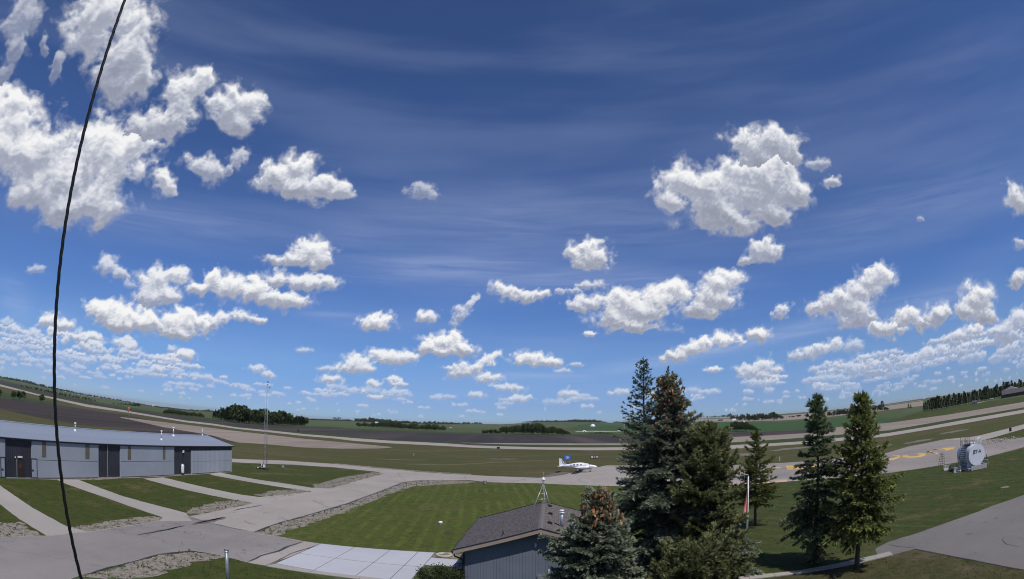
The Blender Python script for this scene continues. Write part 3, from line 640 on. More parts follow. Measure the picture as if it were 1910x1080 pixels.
# tan kerb walk in front of the pad, in slabs
wk = tag(bpy.data.objects.new('sidewalk', None), kind='structure'); link(wk)
for poly in ([(500,1059),(517,1054.5),(586,1067),(578,1071)], [(579,1071),(587,1067),(676,1077),(672,1082)], [(673,1082),(677,1077),(790,1089),(786,1094)]):
    P = [ground(*p, 0) for p in poly]; MB().prism([(p.x, p.y) for p in P], (1, 0, 0), (0, 1, 0), (0, 0, 0), (0, 0, .05)).build('slab', M_CONC2, wk)
wk2 = tag(bpy.data.objects.new('sidewalk', None), kind='structure'); link(wk2)
T_ = [(1380,1075.5),(1400,1072),(1445,1068.2),(1493.5,1062.5),(1545,1053),(1597.6,1041.7),(1632,1034),(1661.7,1026.5)]
Bt = [(1380,1083),(1400,1079.5),(1449,1073.6),(1500,1067),(1552,1058.5),(1603,1048),(1637,1040),(1668,1032)]
for k in range(7):
    a, b, c, d = ground(*T_[k], 0), ground(*T_[k+1], 0), ground(*Bt[k+1], 0), ground(*Bt[k], 0)
    a2 = a+(b-a)*.012; d2 = d+(c-d)*.012
    MB().prism([(p.x, p.y) for p in (a2, b, c, d2)], (1, 0, 0), (0, 1, 0), (0, 0, 0), (0, 0, .07)).build('slab', M_CONC2, wk2)
sheet('parking_apron', [(1660,1007.5),(1760,974),(1854,939),(1910,919),(1990,893),(2100,1000),(2050,1090),(1910,1057.5),(1774,1032),(1710,1020),(1667,1031),(1640,1036),(1636,1020)], .016, M_ASPHP, rag=.07)
# tar seams, stains and paint
def seam(pts, w, z=.024, mat=None, name='crack_seal'):
    P = [ground(*p, 0) for p in pts]
    # resample with a little wander
    Q = []
    for a, b in zip(P, P[1:]):
        n = max(2, int((b-a).length/.6)); Q += [a+(b-a)*k/n for k in range(n)]
    Q.append(P[-1]); V = []; F = []
    for i, p in enumerate(Q):
        d = (Q[min(i+1, len(Q)-1)]-Q[max(i-1, 0)]).normalized(); n = Vector((-d.y, d.x, 0))
        q = p+n*float(perlin(np.array([p.x*.5]), np.array([p.y*.5]))[0])*.12; ww = w*(.6+.7*RNG.random())*min(1, .35+min(i, len(Q)-1-i)*.3)
        V += [(q+n*ww/2)[:2]+(z,), (q-n*ww/2)[:2]+(z,)]
    for i in range(len(Q)-1): F.append((2*i, 2*i+1, 2*i+3, 2*i+2))
    me = bpy.data.meshes.new(name); me.from_pydata(V, [], F); me.materials.append(mat or M_TAR)
    return tag(link(bpy.data.objects.new(name, me)), kind='structure')
seam([(344,966),(392,978),(432,987),(475,995)], .16)
seam([(259,1002),(300,994),(347,984)], .3); seam([(300,995),(345,985)], .22)
seam([(362,982),(392,975),(422,968)], 1.1, mat=M_ASPHD); seam([(368,980),(420,967)], .35)
seam([(437,955),(462,950),(491,945)], .32)
seam([(457,974),(468,979),(479,981)], .14)
seam([(468,1051),(488,1040),(521,1031),(541,1021),(566,1013)], .26)
seam([(500,1058),(545,1036),(601,1017)], .12)
seam([(475,996),(518,979.5),(560,967.5),(651,940.5),(702,921.5),(752,901.5),(777,897.6),(830,896)], .22)
seam([(160,1076),(251,1050.5),(301,1038),(359,1030.2),(412,1039)], .2)
seam([(702,878.5),(737,877.5),(752,876)], .3); seam([(630,934),(645,939)], .12); seam([(715,899),(735,898),(752,902)], .15)
seam([(950,900),(985,893),(1009,891)], .18); seam([(1060,878.5),(1110,871),(1090,878)], .1); seam([(1047,886.5),(1080,883),(1100,879)], .08)
seam([(1875,995),(1872,1003),(1880,1011),(1905,1016)], .07); seam([(1660,1012),(1680,1016),(1710,1019)], .12); seam([(1710,1020.5),(1774,1032.5),(1910,1058)], .12)
for (x, y, a, b) in ((1811,991.5,.34,.20),(1859.5,962,.28,.16),(1840,969.5,.24,.10),(1804,974.8,.13,.08),(1822,1027,.12,.07),(1813,1022,.08,.05)):
    c = ground(x, y, 0); sheet('oil_stain', [(c.x+a*math.cos(t)+.03*math.sin(5*t), c.y+b*1.5*math.sin(t)) for t in np.linspace(0, 6.28, 14)[:-1]], .026, M_ASPHD, px=False)
seam([(1830,833),(1850,829),(1880,833),(1860,826),(1895,824)], .12, mat=M_ASPHD)
# yellow lettering on the apron as far as the trees let it be read
let = [[(1335,878.2),(1362,879.5),(1370,875.5),(1372,873),(1364,872),(1350,872.3),(1362,873.6),(1361,876),(1345,877.3),(1334,877)],
       [(1382,877.5),(1384,874),(1392,871.5),(1410,870),(1430,869.5),(1430,871.5),(1408,872.5),(1396,875),(1394,878)],
       [(1436,869.3),(1458,868.7),(1459,870.8),(1436,871.8)],
       [(1467.5,866.5),(1482,866),(1484,869),(1487,872.8),(1470,873.6)],
       [(1487,869.6),(1512,867),(1530,864.5),(1530,867.5),(1512,870.5),(1487,872.8)],
       [(1590,862),(1640,856),(1668,851),(1676,848),(1672,846.5),(1664,848),(1668,845.3),(1680,845.3),(1682,848.5),(1672,853),(1640,859.5),(1590,866)],
       [(1684,849.2),(1700,850.2),(1718,848.8),(1729,845),(1727,842),(1714,841.6),(1712,843.4),(1720,844.4),(1713,846.6),(1700,847.6),(1692,844.6),(1684,845.4)],
       [(1728,839.8),(1740,838.2),(1741,835),(1763,834.2),(1766,836.8),(1782,832.5),(1783,830.2),(1766,831.4),(1748,833.6),(1733,837.4),(1746,842),(1752,843.2),(1750,840.4)]]
for p in let: sheet('painted_letter', p, .027, M_YEL)
sheet('painted_edge', [(1162,904.5),(1300,902.5),(1390,898.5),(1470,892.5),(1470,896),(1390,901.5),(1300,905),(1162,906.3)], .023, M_ORG)
sheet('painted_mark', [(1546,880.5),(1553,879.8),(1554,885.5),(1547,886)], .027, paved('red_paint', (.42, .13, .09)))
seam([(1340,867.2),(1477,861),(1600,849.5)], .5, z=.025, mat=M_CONC2, name='pale_edge_band')
# faint tracks through the infield grass
M_TRK = plain('dry_track', (.22, .20, .11), .95, var=.3, scale=.3)
for pts, w in (([(730,839.5),(780,841),(860,841),(940,840.5)], .8), ([(760,867.5),(860,866.5),(940,862),(1010,858.5),(1040,857.5)], .7), ([(700,857),(760,859),(800,859)], 1.0)):
    seam(pts, w, z=.02, mat=M_TRK, name='grass_track')
M_BARE = plain('bare_soil', (.15, .125, .11), .95, var=.3, scale=.4)
for (x, y, a, b) in ((1390,846,5,7),(1480,834,8,4),(1715,819,5,3),(1780,801,6,3),(1640,829,5,3),(940,856.5,5,2)):
    c = ground(x, y, 0); sheet('bare_patch', [(c.x+a*math.cos(t), c.y+b*math.sin(t)) for t in np.linspace(0, 6.28, 24)[:-1]], .018, M_BARE, rag=1.5, px=False, seed=x)
c = ground(1877, 904, 0); sheet('bare_patch', [(c.x+.7*math.cos(t), c.y+.5*math.sin(t)) for t in np.linspace(0, 6.28, 14)[:-1]], .018, M_STRAW, rag=.3, px=False)
c = ground(836, 995, 0); sheet('bare_patch', [(c.x+.7*math.cos(t), c.y+.8*math.sin(t)) for t in np.linspace(0, 6.28, 14)[:-1]], .012, M_BROWN, rag=.5, px=False)

# ------------------------------------------------------------------ hangar
M_CHAR = plain('charcoal_siding', (.034, .036, .048), .55, var=.15, scale=.6)
M_DOOR = plain('pale_blue_door_steel', (.31, .335, .385), .5, var=.06, scale=.3)
M_DOORT = plain('door_frame_trim', (.33, .35, .42), .5)
M_ROOFM = plain('galvanised_roof', (.27, .31, .385), .42, metal=.25, var=.10, scale=.25)
M_FASC = plain('black_trim', (.012, .012, .014), .6)
M_GLASS = plain('tan_translucent_panel', (.13, .12, .095), .35, var=.15)
M_WHITE = plain('white_paint', (.72, .73, .74), .45, var=.05)
M_GALV = plain('galvanised_steel', (.42, .44, .46), .4, metal=.6)
M_DARK = plain('dark_metal', (.03, .03, .032), .5)
M_RED = plain('red_paint_metal', (.45, .05, .03), .5)
WC = Vector((-53.30, 65.51, 0)); WT = Vector((.1183, .99298, 0)).normalized(); WN = Vector((WT.y, -WT.x, 0))  # wall line, its direction, its outward normal
def wp(px, py):
    p = on_plane(px, py, WC, WN); return (p-WC).dot(WT), p.z
T_END, EAVE, RIDGE, HALF = 28.4, 4.72, 6.02, 5.98; T_BEG = -52.0
def W(t, out=0.0, z=0.0): return WC+WT*t+WN*out+Vector((0, 0, z))
hg = thing('hangar', 'long low hangar with pale grey roof, charcoal walls and pale blue doors', 'hangar', (0, 0, 0))
def wallbox(t0, t1, z0, z1, out0, out1):
    b = MB(); vs = [W(t, o, z) for z in (z0, z1) for t, o in ((t0, out0), (t1, out0), (t1, out1), (t0, out1))]
    b.add(vs, [(0,3,2,1),(4,5,6,7),(0,1,5,4),(1,2,6,5),(2,3,7,6),(3,0,4,7)]); return b
def corrugated(t0, t1, z0, z1, pitch=.30, depth=.035):
    b = MB(); n = max(1, round((t1-t0)/pitch)); p = (t1-t0)/n; prof = []
    for k in range(n):
        a = t0+k*p; prof += [(a, 0), (a+p*.55, 0), (a+p*.65, depth), (a+p*.9, depth)]
    prof.append((t1, 0)); V = []
    for t, o in prof: V += [W(t, o, z0), W(t, o, z1)]
    b.add(V, [(2*i, 2*i+2, 2*i+3, 2*i+1) for i in range(len(prof)-1)]); return b
# back and end walls
b = wallbox(T_BEG, T_END-.02, 0, EAVE-.05, -2*HALF, -2*HALF+.1)
b.add([W(T_END-.02, -2*HALF+.1, 0), W(T_END-.02, -.1, 0), W(T_END-.02, -.1, EAVE-.05), W(T_END-.02, -HALF, RIDGE-.08), W(T_END-.02, -2*HALF+.1, EAVE-.05)], [(0,1,2,3,4)])
b.add([W(T_BEG, -2*HALF+.1, 0), W(T_BEG, -.1, 0), W(T_BEG, -.1, EAVE-.05), W(T_BEG, -HALF, RIDGE-.08), W(T_BEG, -2*HALF+.1, EAVE-.05)], [(0,1,2,3,4)])
b.build('end_wall', M_CHAR, hg)
wallbox(T_BEG, T_END, 0, .12, -.3, .04).build('footing', M_CONC2, hg)
tD = [wp(60, 880)[0], wp(184.5, 880)[0], wp(225, 880)[0], wp(325.5, 880)[0], wp(357.5, 870)[0], wp(433, 870)[0]]
t_l = wp(11, 880)[0]
gaps = [(t_l, tD[0]), (tD[1], tD[2]), (tD[3], tD[4])]
for a, c in gaps: corrugated(a, c, .12, EAVE-.02).build('siding_panel', M_CHAR, hg)
corrugated(tD[4], T_END, EAVE-.78, EAVE-.02).build('siding_panel', M_CHAR, hg)
for k in range(3): corrugated(T_BEG+k*13.5, min(T_BEG+4+k*13.5, t_l-1), .12, EAVE-.02).build('siding_panel', M_CHAR, hg)
def hangar_door(t0, t1, z1, wins, zs, corr=False):
    d = bpy.data.objects.new('hangar_door', None); link(d, hg)
    if corr:
        for z0, z2 in ((.15, zs), (zs+.05, z1)):
            b = corrugated(t0+.12, t1-.12, z0, z2, .38, .03); 
            for i in range(len(b.v)): b.v[i] = tuple(Vector(b.v[i])+WN*.10)
            b.build('door_leaf', M_DOOR, d)
        wallbox(t0+.12, t1-.12, .15, z1, -.02, .09).build('door_core', M_DOORT, d)
    else:
        wallbox(t0+.12, t1-.12, .15, zs-.03, -.02, .16).build('door_leaf', M_DOOR, d)
        wallbox(t0+.12, t1-.12, zs+.03, z1, -.02, .16).build('door_leaf', M_DOOR, d)
        wallbox(t0+.13, t1-.13, zs-.029, zs+.029, -.02, .10).build('hinge_line', M_DARK, d)
    for a, c in ((t0, t0+.115), (t1-.115, t1)): wallbox(a, c, .02, z1+.02, -.02, .14).build('door_jamb', M_DOORT, d)
    for a, c, z0 in wins: wallbox(a, c, z0, z1-.06, .1605, .175).build('window_strip', M_GLASS, d)
    return d
zs = 2.35
hangar_door(tD[0], tD[1], EAVE-.12, [(wp(78.5,835)[0], wp(86.5,835)[0], wp(82,857)[1]), (wp(159.5,838)[0], wp(167.3,838)[0], wp(163,860)[1])], wp(113,863.3)[1])
hangar_door(tD[2], tD[3], EAVE-.12, [(wp(238.5,840)[0], wp(244.8,840)[0], wp(241,861)[1]), (wp(304,840)[0], wp(308.8,840)[0], wp(306,860)[1])], wp(270,864)[1])
hangar_door(tD[4], tD[5], EAVE-.80, [], wp(395,863.2)[1], corr=True)
hangar_door(t_l-15.5, t_l, EAVE-.12, [(t_l-12, t_l-11.2, 2.6), (t_l-4.6, t_l-3.8, 2.6)], zs)
hangar_door(t_l-33, t_l-17.6, EAVE-.12, [], zs)
# pass doors
md = bpy.data.objects.new('pass_door', None); link(md, hg)
a, c = wp(33.5, 880)[0], wp(46, 880)[0]
wallbox(a, c, .12, 2.2, -.1, .045).build('door_panel', plain('dark_brown_door', (.035, .026, .024), .5), md)
wallbox(a-.09, a, .12, 2.25, -.1, .06).build('door_frame', M_GALV, md); wallbox(c, c+.07, .12, 2.25, -.1, .06).build('door_frame', M_DARK, md)
wallbox(a+.25, c-.3, 1.2, 1.75, .046, .055).build('door_notice', plain('faded_notice', (.10, .03, .025), .7), md)
wallbox(a+.1, c-.25, 2.42, 2.62, .02, .10).build('light_strip', M_WHITE, hg); wallbox(a-.35, a-.2, 2.38, 2.55, .02, .09).build('light_strip', M_WHITE, hg)
for (x0, x1) in ((58.3, 69.8), (1.5, 10.3)):
    pd = bpy.data.objects.new('wicket_door', None); link(pd, hg); a, c = wp(x0, 880)[0], wp(x1, 880)[0]
    wallbox(a+.1, c-.1, .2, 2.35, .161, .19).build('door_panel', M_DOORT, pd)
    for q in ((a, a+.1, .15, 2.45), (c-.1, c, .15, 2.45)): wallbox(*q, .161, .215).build('door_frame', M_DARK, pd)
    wallbox(a+.1, c-.1, 2.351, 2.45, .161, .215).build('door_frame', M_DARK, pd)
    wallbox(a+.12, a+.42, 1.0, 1.12, .19, .25).build('door_handle', M_DARK, pd)
# roof: panels with raised seams
def roof_pt(t, s, side, up=0.0):   # s from eave (0) to ridge (1)
    out = (.35+s*(-HALF-.35)) if side > 0 else (-2*HALF-.35+s*(HALF+.35))
    return W(t, out, EAVE+.03+(RIDGE-EAVE)*s+up)
def roof_panel_mesh(side, w):
    b = MB()
    P = lambda t, s, up: roof_pt(t, s, side, up)-W(0)
    b.add([P(0,0,0), P(w,0,0), P(w,1,0), P(0,1,0), P(0,0,-.05), P(w,0,-.05), P(w,1,-.05), P(0,1,-.05)], [(0,1,2,3),(4,7,6,5),(0,4,5,1),(2,6,7,3)])
    for q in (.0, w*.33, w*.66):
        b.add([P(q,0,0), P(q+.06,0,0), P(q+.03,0,.04), P(q,1,0), P(q+.06,1,0), P(q+.03,1,.04)], [(0,3,5,2),(1,2,5,4),(0,2,1)])
    return b.mesh('roof_panel', M_ROOFM)
n = 88; w = (T_END+.3-T_BEG)/n
for side in (1, -1):
    me = roof_panel_mesh(side, w-.006)
    for k in range(n):
        o = link(bpy.data.objects.new('roof_panel', me), hg); o.location = W(0)+WT*(T_BEG+k*w)-Vector((0, 0, (0.0015*(k % 2))))
b = MB()
for s0, s1 in ((-1, 1),):
    P = [W(T_BEG, -HALF-.25, RIDGE+.03), W(T_BEG, -HALF, RIDGE+.11), W(T_BEG, -HALF+.25, RIDGE+.03)]; Q = [p+WT*(T_END+.32-T_BEG) for p in P]
    b.add(P+Q, [(0,1,4,3),(1,2,5,4)])
b.build('ridge_cap', M_ROOFM, hg)
wallbox(T_BEG, T_END+.3, EAVE-.20, EAVE-.03, .30, .345).build('fascia', M_FASC, hg)
wallbox(T_BEG, T_END+.3, EAVE-.06, EAVE-.0305, .0, .299).build('soffit', M_FASC, hg)
b = MB()
for side in (1, -1):
    P = [roof_pt(T_END+.3, 0, side, -.05), roof_pt(T_END+.3, 1, side, -.05)]
    b.add([P[0], P[1], P[1]+Vector((0,0,-.2)), P[0]+Vector((0,0,-.2))]+[p+WT*.04 for p in (P[0], P[1], P[1]+Vector((0,0,-.2)), P[0]+Vector((0,0,-.2)))], [(0,1,2,3),(4,7,6,5),(0,4,5,1),(3,2,6,7)])
b.build('barge_board', M_FASC, hg)
def on_roof(px, py):
    """point of the near roof slope in this direction"""
    A, B, C = roof_pt(0, 0, 1), roof_pt(10, 0, 1), roof_pt(0, 1, 1); n = (B-A).cross(C-A).normalized()
    D = Vector(view_dir(px, py)); o = Vector((0, 0, CAM_H)); return o+D*((A-o).dot(n)/D.dot(n))
for px, py, h, r in ((141.5, 808, 1.15, .10), (302.5, 824, 1.5, .09), (324.8, 816.5, 1.5, .11), (379, 815.2, 1.2, .07)):
    p = on_roof(px, py); v = bpy.data.objects.new('roof_flue', None); link(v, hg)
    MB().lathe(p-Vector((0,0,.15)), [(r*2.4, 0), (r*2.2, .2), (r*1.2, .42), (r*1.05, .42)], 12).build('flashing', M_WHITE, v)
    MB().tube(p, p+Vector((0,0,h-.25)), r, n=10).build('pipe', M_GALV, v)
    MB().lathe(p+Vector((0,0,h-.25)), [(r*1.1, 0), (r*1.7, .02), (r*1.7, .20), (r*1.2, .25), (0, .27)], 12).build('cowl', M_WHITE, v)
# wall bits
wallbox(wp(201,850)[0], wp(201,850)[0]+.1, .15, EAVE-.2, .036, .12).build('downpipe', M_GALV, hg)
t, z = wp(342.5, 845); wallbox(t-.14, t+.14, z-.22, z+.2, .036, .22).build('wall_lamp', M_WHITE, hg)
wallbox(t-.04, t+.04, .2, z-.25, .036, .1).build('conduit', M_FASC, hg)
t, z = wp(24, 822); wallbox(t-.12, t+.12, z-.15, z+.12, .036, .18).build('wall_lamp', M_GALV, hg)
t0 = wp(339.5, 874)[0]; pc = thing('water_tank', 'white upright cylinder tank against the charcoal wall beside the end door', 'tank', W(t0, .34, 0))
MB().lathe((0,0,.0), [(0,.28),(.14,.28),(.24,.36),(.27,.5),(.27,1.5),(.24,1.66),(.12,1.74),(.05,1.76),(.05,1.84),(0,1.85)], 20).build('vessel', M_WHITE, pc)
for a in range(3): MB().tube((.2*math.cos(a*2.1), .2*math.sin(a*2.1), 0), (.2*math.cos(a*2.1), .2*math.sin(a*2.1), .36), .025, n=6).build('leg', M_DARK, pc)
MB().tube((0, 0, 1.85), (0, 0, 1.95), .04, n=8).build('valve', M_DARK, pc)

# ------------------------------------------------------------------ small gabled building near the camera
ZE = 2.85
HA, HR, HF = ground(847.4, 1027, ZE), ground(1175, 1031, ZE), ground(895, 967.7, ZE)
hy = (HF-HA); hl = hy.length; hy = hy.normalized(); hx = Vector((hy.y, -hy.x, 0))
pk = on_plane(1010.5, 986.8, HA, hy); hp = (pk-HA).dot(hx); hw = 2*hp; ZR = pk.z
OV = .62   # overhang of the eaves
def Hh(x, y, z): return Vector((HA.x, HA.y, 0))+hx*x+hy*y+Vector((0, 0, z))
hs = thing('terminal_building', 'small blue-grey board-sided building with a brown-grey shingle gable roof', 'building')
sl = (ZR-ZE)/hp
M_BOARD = plain('blue_grey_board', (.135, .155, .20), .7, var=.10, scale=.8)
M_FAS2 = plain('tan_fascia_board', (.30, .235, .20), .7, var=.08)
M_SOF = plain('brown_soffit', (.09, .07, .06), .8)
def shingle_mat():
    t = NT('asphalt_shingle'); at = t.n('ShaderNodeAttribute', attribute_name='tint')
    c = t.mix(at.outputs['Fac'], (.085, .078, .082), (.185, .165, .165)); c = t.mix(t.mapr(t.noise(1.2, 5, .7), .4, .7), c, (.15, .125, .12))
    c = t.mix(t.mapr(t.noise(60, 3, .8), .3, .7), t.mix(1.0, c, (.8,)*3, 'MULTIPLY'), t.mix(1.0, c, (1.2,)*3, 'MULTIPLY')); return t.done(c, .95, 0, .1)
# roof deck and shingle courses
def slope(x, up=0.0): return ZE+sl*(x if x <= hp else hw-x)+up
b = MB()
for xs_ in ((0, hp), (hp, hw)):
    v = [Hh(xs_[0], 0, slope(xs_[0])), Hh(xs_[1], 0, slope(xs_[1])), Hh(xs_[1], hl, slope(xs_[1])), Hh(xs_[0], hl, slope(xs_[0]))]
    b.add(v+[q-Vector((0, 0, .16)) for q in v], [(0,1,2,3),(4,7,6,5),(0,4,5,1),(1,5,6,2),(2,6,7,3),(3,7,4,0)])
b.build('roof_deck', M_SOF, hs)
V, F, Tn = [], [], []
rg = np.random.default_rng(8); ncx = int(hp/.145)
for side in (0, 1):
    for k in range(ncx):
        x0, x1 = k*hp/ncx-.02, (k+1)*hp/ncx+.03; ny_ = int(hl/.30); offy = rg.random()*.3
        for j in range(ny_+1):
            y0, y1 = max(-.03, j*.30-offy+.004), min(hl+.03, (j+1)*.30-offy-.004)
            if y1-y0 < .05: continue
            lift0, lift1 = .030+rg.random()*.006, .008
            xa, xb = (x0, min(x1, hp)) if side == 0 else (hw-x0, hw-min(x1, hp))
            za, zb = slope(min(max(xa, 0), hw)), slope(xb)
            n0 = len(V)
            for (x, z, l) in ((xa, za, lift0), (xb, zb, lift1)):
                for y in (y0, y1): V.append(Hh(x, y, z+l)); 
            for y in (y0, y1): V.append(Hh(xa, y, za-.004))
            F += [(n0, n0+1, n0+3, n0+2), (n0+4, n0+5, n0+1, n0)]
            tv = rg.random(); Tn += [tv]*6
o = np_mesh('shingles', np.array(V), F, shingle_mat(), hs, attrs={'tint': Tn}); tag(o, kind='stuff')
me = MB().add([(-.16, 0, -.16*sl*1.0), (0, 0, 0), (.16, 0, -.16*sl), (-.16, .31, -.16*sl+.02), (0, .31, .03), (.16, .31, -.16*sl+.02)], [(0,1,4,3),(1,2,5,4),(0,2,1)]).mesh('ridge_shingle', plain('ridge_shingle_grey', (.14, .125, .125), .95, var=.3))
for k in range(int(hl/.28)+1):
    o = link(bpy.data.objects.new('ridge_shingle', me), hs); o.location = Hh(hp, k*.28-.02, ZR+.045); o.rotation_euler = (0, 0, math.atan2(hx.y, hx.x))
# fascia along the gable rakes and eaves
for (xa, xb) in ((0, hp), (hp, hw)):
    for y, d in ((-.045, -.0), (hl+.005, 0)):
        v = [Hh(xa, y, slope(xa, .03)), Hh(xb, y, slope(xb, .03)), Hh(xb, y, slope(xb, -.24)), Hh(xa, y, slope(xa, -.24))]
        v2 = [p+hy*.04 for p in v]; MB().add(v+v2, [(0,3,2,1),(4,5,6,7),(0,1,5,4),(1,2,6,5),(2,3,7,6),(3,0,4,7)]).build('fascia_board', M_FAS2, hs)
        v = [Hh(xa, y-.03, slope(xa, .07)), Hh(xb, y-.03, slope(xb, .07)), Hh(xb, y-.03, slope(xb, .031)), Hh(xa, y-.03, slope(xa, .031))]
        v2 = [p+hy*.09 for p in v]; MB().add(v+v2, [(0,3,2,1),(4,5,6,7),(0,1,5,4),(1,2,6,5),(2,3,7,6),(3,0,4,7)]).build('drip_edge', M_FASC, hs)
for x, sgn in ((0, -1), (hw, 1)):
    b = MB(); v = [Hh(x+sgn*.0, 0, ZE-.20), Hh(x+sgn*.1, 0, ZE-.18), Hh(x+sgn*.12, 0, ZE-.04), Hh(x, 0, ZE-.04)]
    b.add(v+[p+hy*hl for p in v], [(0,1,2,3),(4,7,6,5),(0,4,5,1),(1,5,6,2),(3,2,6,7),(0,3,7,4)]); b.build('gutter', M_FASC, hs)
# walls: core, then vertical boards
wx0, wx1, wy0, wy1 = OV, hw-OV, OV, hl-OV
gz = lambda x: slope(x, -.165)
b = MB(); v = [Hh(wx0, wy0, 0), Hh(wx1, wy0, 0), Hh(wx1, wy0, gz(wx1)), Hh(hp, wy0, gz(hp)), Hh(wx0, wy0, gz(wx0))]
b.add(v+[p+hy*(wy1-wy0) for p in v], [(0,1,2,3,4),(9,8,7,6,5),(0,5,6,1),(1,6,7,2),(4,9,5,0)]); b.build('wall_core', M_BOARD, hs)
nb = int((wx1-wx0)/.20); bwid = (wx1-wx0)/nb
for k in range(nb):
    x0, x1 = wx0+k*bwid+.006, wx0+(k+1)*bwid-.006
    top = lambda x: gz(x)-.002
    v = [Hh(x0, wy0-.025, .1), Hh(x1, wy0-.025, .1), Hh(x1, wy0-.025, top(x1)), Hh(x0, wy0-.025, top(x0))]
    if x0 < hp < x1: v[2] = Hh(x1, wy0-.025, top(x0)-.01); v[3] = Hh(x0, wy0-.025, top(x1)-.01)
    v2 = [p+hy*.023 for p in v]; MB().add(v+v2, [(0,1,2,3),(0,3,7,4),(1,5,6,2),(3,2,6,7),(0,4,5,1)]).build('board', M_BOARD, hs)
nb2 = int((wy1-wy0)/.30); bw2 = (wy1-wy0)/nb2
for x, sg in ((wx0, -1), (wx1, 1)):
    mb = MB(); vv = []
    for dx, dy in ((sg*.002, .006), (sg*.025, .006), (sg*.025, bw2-.006), (sg*.002, bw2-.006)):
        vv.append(hx*dx+hy*dy)
    zt = gz(wx0)-.01
    mb.add([p+Vector((0, 0, .1)) for p in vv]+[p+Vector((0, 0, zt)) for p in vv], [(0,1,5,4),(1,2,6,5),(2,3,7,6),(4,5,6,7)])
    me = mb.mesh('board', M_BOARD)
    for k in range(nb2):
        o = link(bpy.data.objects.new('board', me), hs); o.location = Hh(x, wy0+k*bw2, 0)
# corner post, downpipe, lamp, meter
MB().box(Hh(wx0-.03, wy0-.04, 1.28), (.11, .11, 2.5), math.atan2(hx.y, hx.x)).build('corner_trim', M_FASC, hs)
MB().path([Hh(.02, .12, ZE-.18), Hh(.08, .16, ZE-.42), Hh(wx0-.12, wy0-.02, ZE-.72), Hh(wx0-.10, wy0+.02, ZE-1.0), Hh(wx0-.10, wy0+.02, .15)], .05, 8).build('downpipe', M_FASC, hs)
p = on_plane(1002, 1016, Hh(0, wy0-.03, 0), hy); MB().lathe(p-hy*.02+Vector((0,0,-.22)), [(0, 0), (.08, .02), (.10, .16), (.07, .36), (0, .4)], 12).build('wall_lamp', M_GALV, hs)
MB().box(p-hy*.0+Vector((0, 0, 0)), (.16, .05, .3), math.atan2(hx.y, hx.x)).build('lamp_plate', M_FASC, hs)
p = on_plane(1011.5, 1077, Hh(0, wy0-.03, 0), hy); MB().box(p-hy*.06, (.42, .12, .36), math.atan2(hx.y, hx.x)).build('meter_box', M_GALV, hs)
p = on_plane(1026.5, 1070, Hh(0, wy0-.03, 0), hy); MB().tube(p-hy*.05+Vector((0,0,-.8)), p-hy*.05+Vector((0,0,.35)), .03).build('conduit', M_GALV, hs)
def on_hroof(px, py):
    o = Vector((0, 0, CAM_H)); D = Vector(view_dir(px, py))
    for xa, xb in ((0, hp), (hp, hw)):
        A, B, C = Hh(xa, 0, slope(xa)), Hh(xb, 0, slope(xb)), Hh(xa, 5, slope(xa)); n = (B-A).cross(C-A).normalized(); q = o+D*((A-o).dot(n)/D.dot(n)); x = (q-Hh(0, 0, 0)).dot(hx)
        if min(xa, xb)-.01 <= x <= max(xa, xb)+.01: return q
    return q
rz_h = math.atan2(hx.y, hx.x)
Rs = Matrix.Rotation(rz_h, 3, 'Z') @ Matrix.Rotation(math.atan(sl), 3, 'Y')
for px, py in ((1028, 945), (1029, 959.5), (1028, 977)):
    q = on_hroof(px, py); MB().box(q+Vector((0,0,.10)), (.30, .34, .12), M=Rs).build('roof_vent', M_FASC, hs)
q = on_hroof(941, 999); v = bpy.data.objects.new('vent_pipe', None); link(v, hs)
MB().tube(q-Vector((0,0,.1)), q+Vector((0,0,.28)), .055).build('pipe', M_FASC, v); MB().lathe(q, [(.16, -.03), (.12, .05), (.06, .1)], 10).build('flashing', M_DARK, v)
q = on_hroof(1050, 982); v = bpy.data.objects.new('roof_flue', None); link(v, hs)
MB().tube(q-Vector((0,0,.1)), q+Vector((0,0,.98)), .105, n=14).build('pipe', M_GALV, v)
MB().lathe(q+Vector((0,0,.94)), [(.11, 0), (.17, .01), (.18, .06), (.13, .075), (.13, .15), (.17, .16), (.16, .23), (0, .26)], 16).build('cowl', M_WHITE, v)
# tripod mast on the ridge
tp = thing('tripod_mast', 'galvanised tripod mast with a white beacon on the far end of the shingle roof', 'mast')
q = Hh(hp, hl-.4, ZR+.04); top = q+Vector((-.02, 0, 1.6))
for px, py in ((998, 946), (1028, 943)):
    f = on_hroof(px, py); MB().tube(f, top, .035, .03, n=8).build('leg', M_GALV, tp)
f3 = Hh(hp+.1, hl-1.6, ZR-.05+.02); MB().tube(f3+Vector((0,0,.1)), top, .03, n=8).build('leg', M_GALV, tp)
fl = on_hroof(998, 946); fr = on_hroof(1028, 943)
for s_ in (.3, .55, .75):
    a1, b1, c1 = fl.lerp(top, s_), fr.lerp(top, s_), f3.lerp(top, s_)
    for u_, w_ in ((a1, b1), (b1, c1), (c1, a1)): MB().tube(u_, w_, .016, n=6).build('brace', M_GALV, tp)
MB().tube(top, top+Vector((0,0,.22)), .09, .07, n=10).build('hub', M_WHITE, tp)
MB().lathe(top+Vector((0,0,.22)), [(.05, 0), (.17, .06), (.19, .12), (.10, .2), (.06, .3), (0, .32)], 16).build('beacon', M_WHITE, tp)
MB().tube(top+Vector((0,0,.5)), top+Vector((0,0,.95)), .014, n=6).build('aerial', M_YEL, tp)
MB().box(top+Vector((.05,0,-.35)), (.16,.12,.3)).build('junction_box', M_GALV, tp)
